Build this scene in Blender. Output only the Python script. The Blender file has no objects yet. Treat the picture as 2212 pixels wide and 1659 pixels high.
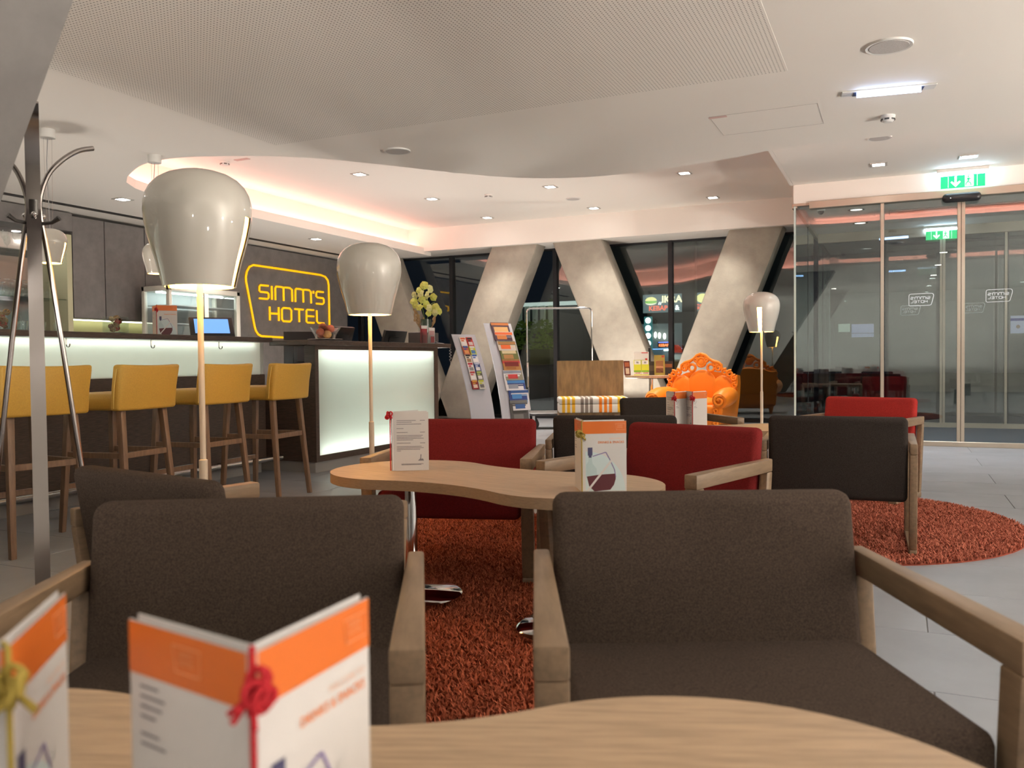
import bpy, bmesh, math, random
import numpy as np
from mathutils import Vector, Matrix
from math import radians as R, sin, cos, pi
random.seed(7)
SC = bpy.context.scene
COL = SC.collection

# ------------------------------------------------------------------ camera
cam = bpy.data.cameras.new('camera'); cam_o = bpy.data.objects.new('camera', cam); COL.objects.link(cam_o)
cam.sensor_fit = 'HORIZONTAL'; cam.sensor_width = 36.0; cam.lens = 36.0 * 1830 / 2212
cam.clip_start = 0.05; cam.clip_end = 200
yaw, pitch, roll = R(24.5), R(-1.53), R(0.607)
fw = Vector((-sin(yaw) * cos(pitch), cos(yaw) * cos(pitch), sin(pitch)))
r0 = Vector((cos(yaw), sin(yaw), 0)); u0 = r0.cross(fw)
rt = cos(roll) * r0 - sin(roll) * u0; up = rt.cross(fw)
mw = Matrix((rt, up, -fw)).transposed().to_4x4(); mw.translation = (0, 0, 1.0)
cam_o.matrix_world = mw
cam.dof.use_dof = True; cam.dof.focus_distance = 5.0; cam.dof.aperture_fstop = 5.0
SC.camera = cam_o
# ------------------------------------------------------------------ world, exposure
w = bpy.data.worlds.new('night'); SC.world = w; w.use_nodes = True
w.node_tree.nodes['Background'].inputs[0].default_value = (0.35, 0.45, 0.7, 1)
w.node_tree.nodes['Background'].inputs[1].default_value = 0.012
SC.view_settings.view_transform = 'Standard'; SC.view_settings.look = 'None'
SC.view_settings.gamma = 1.0; SC.view_settings.use_curve_mapping = False
SC.view_settings.exposure = 0.66
SC.cycles.max_bounces = 7; SC.cycles.diffuse_bounces = 4; SC.cycles.glossy_bounces = 3
SC.cycles.transmission_bounces = 6; SC.cycles.transparent_max_bounces = 16
SC.cycles.use_adaptive_sampling = True; SC.cycles.adaptive_threshold = 0.10; SC.cycles.adaptive_min_samples = 16
SC.cycles.caustics_reflective = False; SC.cycles.caustics_refractive = False
SC.cycles.sample_clamp_indirect = 4.0

WARM = (1.0, 0.91, 0.80)
def spot(loc, energy, color=WARM, size=88, blend=1.0, rad=0.05):
    l = bpy.data.lights.new('downlight_beam', 'SPOT'); l.energy = energy; l.color = color
    l.spot_size = R(size); l.spot_blend = blend; l.shadow_soft_size = rad
    o = bpy.data.objects.new('downlight_beam', l); COL.objects.link(o); o.location = loc
    return o

# ------------------------------------------------------------------ materials
MATS = {}
def C(h):
    h = h.lstrip('#'); v = [int(h[i:i + 2], 16) / 255 for i in (0, 2, 4)]
    return tuple(x / 12.92 if x <= .04045 else ((x + .055) / 1.055) ** 2.4 for x in v)
def mat(name, col, rough=.5, metal=0., noise=None, bump=None, coat=0., spec=.5, emit=None, trans=0., alpha=1.):
    """noise=(scale, darker factor, stretch xyz)   bump=(scale, strength)"""
    if name in MATS: return MATS[name]
    m = bpy.data.materials.new(name); m.use_nodes = True; MATS[name] = m
    nt = m.node_tree; b = nt.nodes['Principled BSDF']
    b.inputs['Base Color'].default_value = (*col, 1); b.inputs['Roughness'].default_value = rough
    b.inputs['Metallic'].default_value = metal; b.inputs['Coat Weight'].default_value = coat
    b.inputs['Specular IOR Level'].default_value = spec
    b.inputs['Transmission Weight'].default_value = trans
    if emit:
        b.inputs['Emission Color'].default_value = (*emit[0], 1); b.inputs['Emission Strength'].default_value = emit[1]; m.cycles.emission_sampling = 'NONE'
    tc = nt.nodes.new('ShaderNodeTexCoord')
    if noise:
        mp = nt.nodes.new('ShaderNodeMapping'); nt.links.new(tc.outputs['Object'], mp.inputs[0])
        mp.inputs['Scale'].default_value = noise[2] if len(noise) > 2 else (1, 1, 1)
        n = nt.nodes.new('ShaderNodeTexNoise'); n.inputs['Scale'].default_value = noise[0]; n.inputs['Detail'].default_value = 5
        n.inputs['Roughness'].default_value = .62
        nt.links.new(mp.outputs[0], n.inputs['Vector'])
        rp = nt.nodes.new('ShaderNodeValToRGB'); f = noise[1]
        rp.color_ramp.elements[0].position = .32; rp.color_ramp.elements[1].position = .68
        rp.color_ramp.elements[0].color = (col[0] * f, col[1] * f, col[2] * f, 1)
        g = 2 - f; g = min(g, 1.35)
        rp.color_ramp.elements[1].color = (min(1, col[0] * g), min(1, col[1] * g), min(1, col[2] * g), 1)
        nt.links.new(n.outputs['Fac'], rp.inputs[0]); nt.links.new(rp.outputs[0], b.inputs['Base Color'])
    if bump:
        n2 = nt.nodes.new('ShaderNodeTexNoise'); n2.inputs['Scale'].default_value = bump[0]; n2.inputs['Detail'].default_value = 3
        nt.links.new(tc.outputs['Object'], n2.inputs['Vector'])
        bp = nt.nodes.new('ShaderNodeBump'); bp.inputs['Strength'].default_value = bump[1]; bp.inputs['Distance'].default_value = .01
        nt.links.new(n2.outputs['Fac'], bp.inputs['Height']); nt.links.new(bp.outputs[0], b.inputs['Normal'])
    return m
def glow(name, col, s):
    if name in MATS: return MATS[name]
    m = bpy.data.materials.new(name); m.use_nodes = True; MATS[name] = m
    nt = m.node_tree; nt.nodes.remove(nt.nodes['Principled BSDF'])
    e = nt.nodes.new('ShaderNodeEmission'); e.inputs[0].default_value = (*col, 1); e.inputs[1].default_value = s
    if not any(k in name for k in ('pink', 'led', 'diffuser', 'lamp')): m.cycles.emission_sampling = 'NONE'
    nt.links.new(e.outputs[0], nt.nodes['Material Output'].inputs[0]); return m
def pane_glass(name, tint, boost=1.5, ior=1.5):
    m = bpy.data.materials.new(name); m.use_nodes = True; MATS[name] = m
    nt = m.node_tree; nt.nodes.remove(nt.nodes['Principled BSDF'])
    t = nt.nodes.new('ShaderNodeBsdfTransparent'); t.inputs[0].default_value = (*tint, 1)
    g = nt.nodes.new('ShaderNodeBsdfGlossy'); g.inputs['Roughness'].default_value = 0.0; g.inputs[0].default_value = (.95, 1, 1, 1)
    f = nt.nodes.new('ShaderNodeFresnel'); ge = nt.nodes.new('ShaderNodeNewGeometry'); im = nt.nodes.new('ShaderNodeMix')
    im.inputs[2].default_value = ior; im.inputs[3].default_value = 1 / ior      # same Fresnel on both faces of a pane
    nt.links.new(ge.outputs['Backfacing'], im.inputs[0]); nt.links.new(im.outputs[0], f.inputs[0])
    k = nt.nodes.new('ShaderNodeMath'); k.operation = 'MULTIPLY'; k.inputs[1].default_value = boost; k.use_clamp = True
    x = nt.nodes.new('ShaderNodeMixShader')
    nt.links.new(f.outputs[0], k.inputs[0]); nt.links.new(k.outputs[0], x.inputs[0])
    nt.links.new(t.outputs[0], x.inputs[1]); nt.links.new(g.outputs[0], x.inputs[2])
    nt.links.new(x.outputs[0], nt.nodes['Material Output'].inputs[0]); return m
def frosted(name, col):
    m = bpy.data.materials.new(name); m.use_nodes = True; MATS[name] = m
    nt = m.node_tree; nt.nodes.remove(nt.nodes['Principled BSDF'])
    t = nt.nodes.new('ShaderNodeBsdfTranslucent'); t.inputs[0].default_value = (*col, 1)
    d = nt.nodes.new('ShaderNodeBsdfDiffuse'); d.inputs[0].default_value = (*col, 1)
    g = nt.nodes.new('ShaderNodeBsdfGlossy'); g.inputs['Roughness'].default_value = .12
    x = nt.nodes.new('ShaderNodeMixShader'); x.inputs[0].default_value = .3
    y = nt.nodes.new('ShaderNodeMixShader'); y.inputs[0].default_value = .05
    nt.links.new(t.outputs[0], x.inputs[1]); nt.links.new(d.outputs[0], x.inputs[2])
    nt.links.new(x.outputs[0], y.inputs[1]); nt.links.new(g.outputs[0], y.inputs[2])
    nt.links.new(y.outputs[0], nt.nodes['Material Output'].inputs[0]); return m

CEIL = mat('ceiling_paint', (.87, .83, .77), .9, bump=(120, .02))
WALLW = mat('white_wall_paint', (.82, .80, .76), .85)
def perf_mat():
    m = mat('perforated_board', (.70, .66, .60), .9); nt = m.node_tree; b = nt.nodes['Principled BSDF']
    tc = nt.nodes.new('ShaderNodeTexCoord')
    s = nt.nodes.new('ShaderNodeVectorMath'); s.operation = 'SCALE'; s.inputs['Scale'].default_value = 1 / .024
    f = nt.nodes.new('ShaderNodeVectorMath'); f.operation = 'FRACTION'
    a = nt.nodes.new('ShaderNodeVectorMath'); a.operation = 'SUBTRACT'; a.inputs[1].default_value = (.5, .5, 0)
    mu = nt.nodes.new('ShaderNodeVectorMath'); mu.operation = 'MULTIPLY'; mu.inputs[1].default_value = (1, 1, 0)
    l = nt.nodes.new('ShaderNodeVectorMath'); l.operation = 'LENGTH'
    c = nt.nodes.new('ShaderNodeMath'); c.operation = 'LESS_THAN'; c.inputs[1].default_value = .19
    x = nt.nodes.new('ShaderNodeMix'); x.data_type = 'RGBA'
    x.inputs[6].default_value = (.86, .82, .76, 1); x.inputs[7].default_value = (.26, .24, .21, 1)
    nt.links.new(tc.outputs['Object'], s.inputs[0]); nt.links.new(s.outputs[0], f.inputs[0]); nt.links.new(f.outputs[0], a.inputs[0])
    nt.links.new(a.outputs[0], mu.inputs[0]); nt.links.new(mu.outputs[0], l.inputs[0]); nt.links.new(l.outputs['Value'], c.inputs[0])
    nt.links.new(c.outputs[0], x.inputs[0]); nt.links.new(x.outputs[2], b.inputs['Base Color']); return m
PERF = perf_mat()
TILE = mat('floor_tile', (.275, .29, .315), .42, noise=(2.2, .9))
GROUT = mat('tile_grout', (.22, .22, .22), .9)
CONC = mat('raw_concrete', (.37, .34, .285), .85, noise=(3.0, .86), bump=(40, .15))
OAK = mat('light_oak', (.44, .305, .19), .45, noise=(9, .80, (1, 14, 4)))
OAKE = mat('oak_edge', (.34, .225, .135), .5, noise=(9, .8, (6, 6, 60)))
CHW = mat('chair_wood', (.235, .157, .095), .42, noise=(7, .8, (8, 1, 8)))
WALN = mat('dark_walnut', (.075, .048, .035), .45, noise=(5, .40, (3, 3, 42)))
BRN = mat('brown_fabric', (.080, .058, .045), .95, noise=(260, .6), bump=(700, .5), spec=.1)
CHAR = mat('charcoal_fabric', (.046, .037, .033), .95, noise=(260, .6), bump=(700, .5), spec=.1)
RED = mat('red_fabric', (.22, .022, .022), .95, noise=(260, .75), bump=(700, .5), spec=.1)
RED2 = mat('bright_red_fabric', (.46, .04, .035), .95, noise=(260, .75), bump=(700, .5), spec=.1)
YEL = mat('yellow_leather', (.58, .35, .055), .5, noise=(160, .92), bump=(300, .1))
STW = mat('stool_wood', (.20, .125, .08), .45, noise=(7, .8, (8, 8, 1)))
STEEL = mat('brushed_steel', (.50, .48, .46), .22, 1.)
CHROME = mat('chrome', (.8, .8, .8), .06, 1.)
DSTEEL = mat('dark_steel', (.10, .095, .09), .35, .8)
ALU = mat('anodised_aluminium', (.50, .44, .36), .4, .7)
BLK = mat('black_plastic', (.012, .012, .013), .35)
BLKM = mat('black_frame', (.012, .013, .016), .5)
WPL = mat('white_plastic', (.75, .74, .71), .4)
LACQ = mat('glossy_cream_shade', (.66, .63, .56), .3, coat=1.0)
POLE = mat('cream_pole', (.72, .60, .46), .35)
PAPER = mat('white_paper', (.68, .66, .65), .6)
ORPR = mat('orange_print', (.74, .17, .025), .35)
GREYW = mat('grey_stone_panel', (.17, .157, .15), .7, noise=(6, .85), bump=(60, .05))
GREYL = mat('light_grey_plinth', (.30, .29, .28), .6)
ORG = mat('orange_polyethylene', (.85, .24, .012), .45, spec=.4)
WGL = pane_glass('window_glass', (.82, .88, .88), 2.6)
DGL = pane_glass('door_glass', (.86, .90, .90), 2.2)
CGL = pane_glass('clear_glass', (.95, .975, .97), 1.2)
FROST = frosted('frosted_glass', (.92, .96, .92))
ASPH = mat('asphalt', (.03, .03, .032), .7)

# ------------------------------------------------------------------ geometry helpers
class B:
    def __init__(s): s.bm = bmesh.new()
    def add(s, vs, fs):
        v = [s.bm.verts.new(p) for p in vs]
        out = []
        for f in fs:
            try: out.append(s.bm.faces.new([v[i] for i in f]))
            except ValueError: pass
        return v, out
    def _bev(s, v, bev, seg):
        if bev > 0:
            es = {e for x in v for e in x.link_edges}
            bmesh.ops.bevel(s.bm, geom=list(es), offset=bev, segments=seg, profile=.5, affect='EDGES', clamp_overlap=True)
    def hexa(s, p, bev=0, seg=2):          # 4 bottom (ccw from above) + 4 top
        v, f = s.add(p, [(3, 2, 1, 0), (4, 5, 6, 7), (0, 1, 5, 4), (1, 2, 6, 5), (2, 3, 7, 6), (3, 0, 4, 7)])
        s._bev(v, bev, seg); return s
    def box(s, c, d, bev=0, seg=2, rot=None):
        x, y, z = d[0] / 2, d[1] / 2, d[2] / 2
        p = [Vector(q) for q in ((-x, -y, -z), (x, -y, -z), (x, y, -z), (-x, y, -z), (-x, -y, z), (x, -y, z), (x, y, z), (-x, y, z))]
        if rot is not None: p = [rot @ q for q in p]
        c = Vector(c); return s.hexa([q + c for q in p], bev, seg)
    def b2(s, a, b, bev=0, seg=2):
        return s.box([(a[i] + b[i]) / 2 for i in range(3)], [abs(b[i] - a[i]) for i in range(3)], bev, seg)
    def prism(s, pts, z0, z1, bev=0, seg=2):     # pts: list of xy
        n = len(pts)
        v, f = s.add([(x, y, z0) for x, y in pts] + [(x, y, z1) for x, y in pts],
                     [tuple(range(n - 1, -1, -1)), tuple(range(n, 2 * n))] + [(i, (i + 1) % n, n + (i + 1) % n, n + i) for i in range(n)])
        if bev > 0:
            es = set(f[0].edges) | set(f[1].edges)
            bmesh.ops.bevel(s.bm, geom=list(es), offset=bev, segments=seg, profile=.5, affect='EDGES', clamp_overlap=True)
        return s
    def prism_m(s, pts, t, M):             # 2d outline in local xz, thickness t along local y, placed by matrix M
        n = len(pts)
        s.add([M @ Vector((x, 0, z)) for x, z in pts] + [M @ Vector((x, t, z)) for x, z in pts],
              [tuple(range(n)), tuple(range(2 * n - 1, n - 1, -1))] + [((i + 1) % n, i, n + i, n + (i + 1) % n) for i in range(n)])
        return s
    def tube(s, pts, r, n=8, closed=False):
        P = [Vector(p) for p in pts]; m = len(P)
        rr = r if isinstance(r, (list, tuple)) else [r] * m
        rings = []; prev = None
        for i in range(m):
            a = P[(i - 1) % m] if (i or closed) else P[i]; b = P[(i + 1) % m] if (i < m - 1 or closed) else P[i]
            t = (b - a).normalized() if (b - a).length > 1e-9 else Vector((0, 0, 1))
            if prev is None:
                u = t.orthogonal().normalized()
            else:
                u = prev - t * prev.dot(t); u = u.normalized() if u.length > 1e-6 else t.orthogonal().normalized()
            prev = u; v = t.cross(u)
            rings.append([s.bm.verts.new(P[i] + (u * cos(2 * pi * k / n) + v * sin(2 * pi * k / n)) * rr[i]) for k in range(n)])
        for i in range(m if closed else m - 1):
            A, Bq = rings[i], rings[(i + 1) % m]
            for k in range(n): s.bm.faces.new((A[k], A[(k + 1) % n], Bq[(k + 1) % n], Bq[k]))
        if not closed:
            s.bm.faces.new(rings[0][::-1]); s.bm.faces.new(rings[-1])
        return s
    def bar(s, pts, wv, wd, th):           # flat bar: constant width direction wv, width wd, thickness th
        P = [Vector(p) for p in pts]; wv = Vector(wv).normalized(); rings = []
        for i in range(len(P)):
            a = P[max(i - 1, 0)]; b = P[min(i + 1, len(P) - 1)]; t = (b - a).normalized(); nn = t.cross(wv).normalized()
            rings.append([s.bm.verts.new(P[i] + wv * x * wd / 2 + nn * y * th / 2) for x, y in ((-1, -1), (1, -1), (1, 1), (-1, 1))])
        for i in range(len(P) - 1):
            for k in range(4): s.bm.faces.new((rings[i][k], rings[i][(k + 1) % 4], rings[i + 1][(k + 1) % 4], rings[i + 1][k]))
        s.bm.faces.new(rings[0][::-1]); s.bm.faces.new(rings[-1]); return s
    def lathe(s, prof, n=32, c=(0, 0, 0), skip=None):
        rings = []
        for r, z in prof:
            if r < 1e-6: rings.append([s.bm.verts.new((c[0], c[1], c[2] + z))])
            else: rings.append([s.bm.verts.new((c[0] + r * cos(2 * pi * k / n), c[1] + r * sin(2 * pi * k / n), c[2] + z)) for k in range(n)])
        for i in range(len(rings) - 1):
            A, Bq = rings[i], rings[i + 1]
            for k in range(n):
                if skip and skip(i, k): continue
                a = A[k % len(A)]; b = A[(k + 1) % len(A)]; c2 = Bq[(k + 1) % len(Bq)]; d = Bq[k % len(Bq)]
                vs = []
                for x in (a, b, c2, d):
                    if x not in vs: vs.append(x)
                if len(vs) > 2:
                    try: s.bm.faces.new(vs)
                    except ValueError: pass
        return s
    def ball(s, c, r, seg=16, sc=(1, 1, 1), rot=None):
        M = Matrix.Translation(c) @ (rot.to_4x4() if rot is not None else Matrix.Identity(4)) @ Matrix.Diagonal((r * sc[0], r * sc[1], r * sc[2], 1))
        bmesh.ops.create_uvsphere(s.bm, u_segments=seg, v_segments=max(6, seg // 2), radius=1, matrix=M); return s
    def torus(s, c, Rr, r, M=None, n=20, k=8):
        M = M or Matrix.Identity(3); c = Vector(c)
        return s.tube([c + M @ Vector((Rr * cos(2 * pi * i / n), 0, Rr * sin(2 * pi * i / n))) for i in range(n)], r, k, closed=True)
    def mesh(s, name, m, smooth=30):
        bmesh.ops.recalc_face_normals(s.bm, faces=s.bm.faces)
        me = bpy.data.meshes.new(name); s.bm.to_mesh(me); s.bm.free(); me.materials.append(m)
        if smooth:
            me.shade_smooth(); me.set_sharp_from_angle(angle=R(smooth))
        return me
    def obj(s, name, m, parent=None, smooth=30):
        return place(name, s.mesh(name, m, smooth), parent)
def place(name, me, parent=None, loc=None, rz=None):
    o = bpy.data.objects.new(name, me); COL.objects.link(o)
    if parent is not None: o.parent = parent
    if loc is not None: o.location = loc
    if rz is not None: o.rotation_euler = (0, 0, rz)
    return o
def tag(o, label, cat, group=None):
    o['label'] = label; o['category'] = cat
    if group: o['group'] = group
    return o
def thing(name, label, cat, loc=(0, 0, 0), rz=0., group=None):
    o = bpy.data.objects.new(name, None); COL.objects.link(o); o.location = loc; o.rotation_euler = (0, 0, rz)
    o.empty_display_size = .1
    return tag(o, label, cat, group)
def struct(o, label=None, cat=None):
    o['kind'] = 'structure'
    if label: o['label'] = label; o['category'] = cat
    return o
def sroot(name, label, cat):
    o = bpy.data.objects.new(name, None); COL.objects.link(o); return struct(o, label, cat)
def text_mesh(name, txt, size, m, align='LEFT', bold=0., extr=0.):
    c = bpy.data.curves.new(name, 'FONT'); c.body = txt; c.size = size; c.align_x = align; c.offset = bold; c.extrude = extr
    c.resolution_u = 3
    o = bpy.data.objects.new(name, c); me = bpy.data.meshes.new_from_object(o); bpy.data.objects.remove(o)
    me.transform(Matrix.Rotation(R(90), 4, 'X')); me.materials.clear(); me.materials.append(m); me.name = name
    return me
def flat(pts, y=0.):       # list of xz polygons -> faces in plane y
    b = B()
    for p in pts: b.add([(x, y, z) for x, z in p], [tuple(range(len(p)))])
    return b
def ell(cx, cz, rx, rz, n=28, a0=0, a1=360):
    return [(cx + rx * cos(R(a0 + (a1 - a0) * i / n)), cz + rz * sin(R(a0 + (a1 - a0) * i / n))) for i in range(n if a1 - a0 >= 360 else n + 1)]
def Rz(a): return Matrix.Rotation(a, 3, 'Z')
def Rx(a): return Matrix.Rotation(a, 3, 'X')
def Ry(a): return Matrix.Rotation(a, 3, 'Y')

# ================================================================== SETTING
XW, ZC, ZR, ZD, ZW = -9.3, 2.90, 3.35, 3.05, 2.955
YD, YF, YG = 10.6, 13.0, 13.8          # vestibule front, window bulkhead, window glass
# floor: slab + tiles
fl = struct(B().b2((-12, -6, -.2), (8, YG, -.004)).obj('floor', TILE, smooth=0), 'light grey stone tiled lobby floor', 'floor')
tile_me = B().b2((-.598, -.298, -.004), (.598, .298, 0), .0015, 1).mesh('tile', TILE, 0)
gr = B().b2((-6.6, -2.1, -.0045), (5.0, 13.5, -.0035)).obj('grout', GROUT, fl, 0)
for j in range(26):
    for i in range(9):
        x = -5.9 + 1.2 * i + (.6 if j % 2 else 0); y = -1.7 + .6 * j
        if x > -1.7 and y > 10.3 and x > 4: continue
        place('tile', tile_me, fl, (x, y, 0))
# ceiling
near = [(-7.07, 6.219), (-6.612, 5.953), (-6.267, 5.857), (-5.946, 5.88), (-5.536, 6.03), (-5.176, 6.233), (-4.855, 6.496), (-4.578, 6.845),
        (-4.297, 7.228), (-3.999, 7.635), (-3.655, 8.006), (-3.245, 8.267), (-2.779, 8.384), (-2.294, 8.394), (-1.807, 8.306), (-1.346, 8.185), (-.953, 8.036), (-.4, 8.02)]
def catmull(P, k=4, closed=False):
    out = []; n = len(P)
    for i in range(n if closed else n - 1):
        g = lambda j: Vector(P[j % n] if closed else P[max(0, min(n - 1, j))])
        a, b, c, d = g(i - 1), g(i), g(i + 1), g(i + 2)
        for t in range(k):
            t /= k
            out.append(tuple(.5 * ((2 * b) + (c - a) * t + (2 * a - 5 * b + 4 * c - d) * t * t + (3 * b - a - 3 * c + d) * t ** 3)))
    if not closed: out.append(tuple(P[-1]))
    return out
lipL = [(-7.6, 13.24), (-7.6, 7.35), (-7.57, 7.0), (-7.45, 6.65), (-7.29, 6.4)]
edge = lipL + catmull(near, 4) + [(8, 8.02)]
outer = [(8, -6), (-12, -6), (-12, 13.24)]
bm = B(); poly = edge + outer
bm.add([(x, y, ZC) for x, y in poly], [tuple(range(len(poly)))])
bmesh.ops.triangulate(bm.bm, faces=bm.bm.faces)
ce = struct(bm.obj('ceiling', CEIL, smooth=0), 'white plaster ceiling with an oval raised recess', 'ceiling')
def off(P, d):                           # offset a polyline away from the recess interior
    out = []
    for i in range(len(P)):
        a, c = Vector(P[max(i - 1, 0)]), Vector(P[min(i + 1, len(P) - 1)]); t = (c - a).normalized(); n = Vector((t.y, -t.x))
        out.append((P[i][0] + n.x * d, P[i][1] + n.y * d))
    return out
b = B()                                 # recess lip, cove trough and upright behind it
o3 = off(edge, .32); LIP = ZC + .05
for i in range(len(edge) - 1):
    left = i < 1
    lip = 3.02 if left else (3.02 - (3.02 - LIP) * min(1, i / 8))
    lip2 = 3.02 if i < 0 else (3.02 - (3.02 - LIP) * min(1, (i + 1) / 8))
    top = ZD if edge[i][0] > -1.15 else ZR
    (x0, y0), (x1, y1), (x2, y2), (x3, y3) = edge[i], edge[i + 1], o3[i + 1], o3[i]
    b.add([(x0, y0, ZC), (x1, y1, ZC), (x1, y1, lip2), (x0, y0, lip)], [(0, 1, 2, 3)])
    b.add([(x0, y0, lip), (x1, y1, lip2), (x2, y2, lip2), (x3, y3, lip)], [(0, 1, 2, 3)])
    b.add([(x3, y3, lip), (x2, y2, lip2), (x2, y2, top + .02), (x3, y3, top + .02)], [(0, 1, 2, 3)])
b.obj('recess_rim', CEIL, ce, 50)
B().b2((-8.05, 5.3, ZR), (-1.13, YF + .05, ZR + .05)).obj('recess_soffit', CEIL, ce, 0)
B().b2((-1.13, 7.6, ZD), (8, YD + .1, ZD + .05)).obj('entrance_soffit', CEIL, ce, 0)
b = B(); b.b2((-9.8, YF, ZW), (-1.13, YG + .1, ZR + .05)); b.b2((-1.17, 8.05, ZD), (-1.131, YF, ZR + .05))
b.obj('window_bulkhead', CEIL, ce, 0)
B().b2((-1.13, YD - .02, 2.83), (8, YD + .12, ZD)).obj('entrance_bulkhead', CEIL, ce, 0)
B().b2((-1.13, YD + .12, 2.83), (8, YG, 2.88)).obj('vestibule_soffit', CEIL, ce, 0)
B().b2((-1.14, YD, 2.83), (-1.10, YG, ZD + .3)).obj('vestibule_side_bulkhead', CEIL, ce, 0)
B().b2((-4.93, -3.0, ZC - .0015), (-.665, 5.905, ZC)).obj('perforated_panel', PERF, ce, 0)
b = B(); b.b2((-8.98, 4.0, ZC - .003), (-8.86, 13.24, ZC)); b.obj('air_slot', mat('slot_dark', (.03, .028, .026), .8), ce, 0)
b = B()
for x in (-8.955, -8.92, -8.885): b.b2((x - .006, 4.0, ZC - .006), (x + .006, 13.24, ZC - .002))
b.obj('air_slot_blade', DSTEEL, ce, 0)
# access hatch seams
b = B(); hx, hy = -1.35, 6.85
for a_, c_ in (((-1.35, 7.35), (-.55, 7.35)), ((-.55, 6.75), (-.55, 7.35)), ((-1.35, 6.75), (-.55, 6.75)), ((-1.35, 6.75), (-1.35, 7.35))):
    b.b2((a_[0] - .0015, a_[1] - .0015, ZC - .0015), (c_[0] + .0015, c_[1] + .0015, ZC))
b.obj('hatch_seam', mat('seam_grey', (.45, .41, .38), .8), ce, 0)
# pink light strip hidden in the cove trough
PINK = glow('pink_led', (1.0, .36, .29), 9)
st = tag(B().b2((-7.87, 7.4, 3.025), (-7.80, 13.0, 3.04)).obj('cove_light_strip', PINK, smooth=0), 'pink light strip tucked in the ceiling cove above the bar', 'light strip')
cs = off(edge, .24); n_ = [k for k, q in enumerate(cs) if q[0] < -1.2][-1]
for seg, m_, l_ in ((cs[1:n_ + 1], glow('pink_led_rim', (1.0, .38, .30), 15), 'pink light strip behind the curved rim of the ceiling recess'), (cs[n_ + 1:], glow('pink_led_entrance', (1.0, .36, .28), 16), 'pink light strip behind the ceiling edge before the entrance')):
    b = B(); zz = [3.03 - .07 * min(1, (k + 1) / 8) if seg[0] == cs[1] else LIP + .012 for k in range(len(seg))]
    b.bar([(x, y, z) for (x, y), z in zip(seg, zz)], (0, 0, 1), .01, .05); tag(b.obj('cove_light_strip', m_, smooth=0), l_, 'light strip')
# walls
struct(B().b2((-12.2, -6, -.2), (-12, 13.9, 3.4)).obj('wall_left', WALLW, smooth=0))
struct(B().b2((-12, -6.2, -.2), (8, -6, 3.4)).obj('wall_back', WALLW, smooth=0))
struct(B().b2((8, -6, -.2), (8.2, 13.9, 3.4)).obj('wall_right', WALLW, smooth=0))
wb = struct(B().b2((-9.75, 3.0, 0), (-9.65, 9.1, ZC)).obj('wall_bar', mat('olive_backsplash', (.40, .40, .20), .6), smooth=0), 'olive backsplash wall behind the bar', 'wall')
B().b2((-9.75, 9.1, 0), (XW, 13.07, ZC - .03)).obj('stone_panel', GREYW, wb, 0)
# baseboard / sills
# ------------------------------------------------------------------ window wall
wn = sroot('window_1', 'floor to ceiling night window behind the leaning columns', 'window')
mx = [-11.5, -9.5, -7.478, -5.43, -3.40, -1.37]
for i in range(len(mx) - 1):
    B().b2((mx[i] + .03, YG, .06), (mx[i + 1] - .03, YG + .012, ZW)).obj('pane', WGL, wn, 0)
for x in mx:
    B().b2((x - .035, YG - .05, 0), (x + .035, YG + .08, ZW)).obj('mullion', BLKM, wn, 0)
B().b2((-12, YG - .06, 0), (-1.1, YG + .08, .05)).obj('sill', BLKM, wn, 0)
B().b2((-12, YG - .03, ZW - .03), (-1.1, YG + .08, ZW)).obj('head_rail', BLKM, wn, 0)
# ------------------------------------------------------------------ vestibule
vs = sroot('window_2', 'glass side wall of the entrance vestibule', 'window')
B().b2((-1.125, YD + .03, .04), (-1.113, YG - .06, 2.83)).obj('pane', DGL, vs, 0)
B().b2((-1.13, 12.15, .04), (-1.108, 12.17, 2.83)).obj('joint', BLKM, vs, 0)
B().b2((-1.14, YD, 0), (-1.1, YG - .06, .04)).obj('sill', ALU, vs, 0)
B().b2((-1.15, YD, 2.78), (-1.09, YG - .06, 2.83)).obj('head_rail', ALU, vs, 0)
B().b2((-1.128, YD - .004, .04), (-1.106, YD + .012, 2.80)).obj('corner_edge', mat('glass_edge', (.55, .68, .66), .2), vs, 0)
d1 = sroot('door_1', 'automatic sliding glass entrance door with bronze stiles', 'door')
B().b2((-.95, YD - .06, 2.755), (8, YD + .06, 2.835), .004, 1).obj('header', ALU, d1, 0)
B().b2((-1.13, YD - .02, 2.80), (-.95, YD + .04, 2.83)).obj('header_cap', ALU, d1, 0)
for x0, x1 in ((-1.10, -.19), (-.14, .60), (.665, 1.45), (1.52, 2.6), (2.66, 4.2)):
    B().b2((x0, YD, .05), (x1, YD + .012, 2.76)).obj('pane', DGL, d1, 0)
for x in (-.165, .612, .652, 1.485, 2.63):
    B().b2((x - .018, YD - .02, 0), (x + .018, YD + .035, 2.76), .003, 1).obj('stile', ALU, d1, 0)
B().b2((.63, YD - .015, 0), (.636, YD + .03, 2.76)).obj('door_seal', BLK, d1, 0)
B().b2((-1.12, YD - .03, 0), (4.3, YD + .04, .055), .003, 1).obj('bottom_rail', ALU, d1, 0)
d2 = sroot('door_2', 'outer glass door at the back of the entrance vestibule', 'door')
YO = 13.4
for x0, x1 in ((-1.08, -.2), (-.15, .54), (.60, 1.32), (1.38, 2.4), (2.45, 4.2)):
    B().b2((x0, YO, .05), (x1, YO + .012, 2.70)).obj('pane', DGL, d2, 0)
for x in (.552, .588, 1.345, 2.42):
    B().b2((x - .016, YO - .02, 0), (x + .016, YO + .03, 2.70), .003, 1).obj('stile', ALU, d2, 0)
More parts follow.
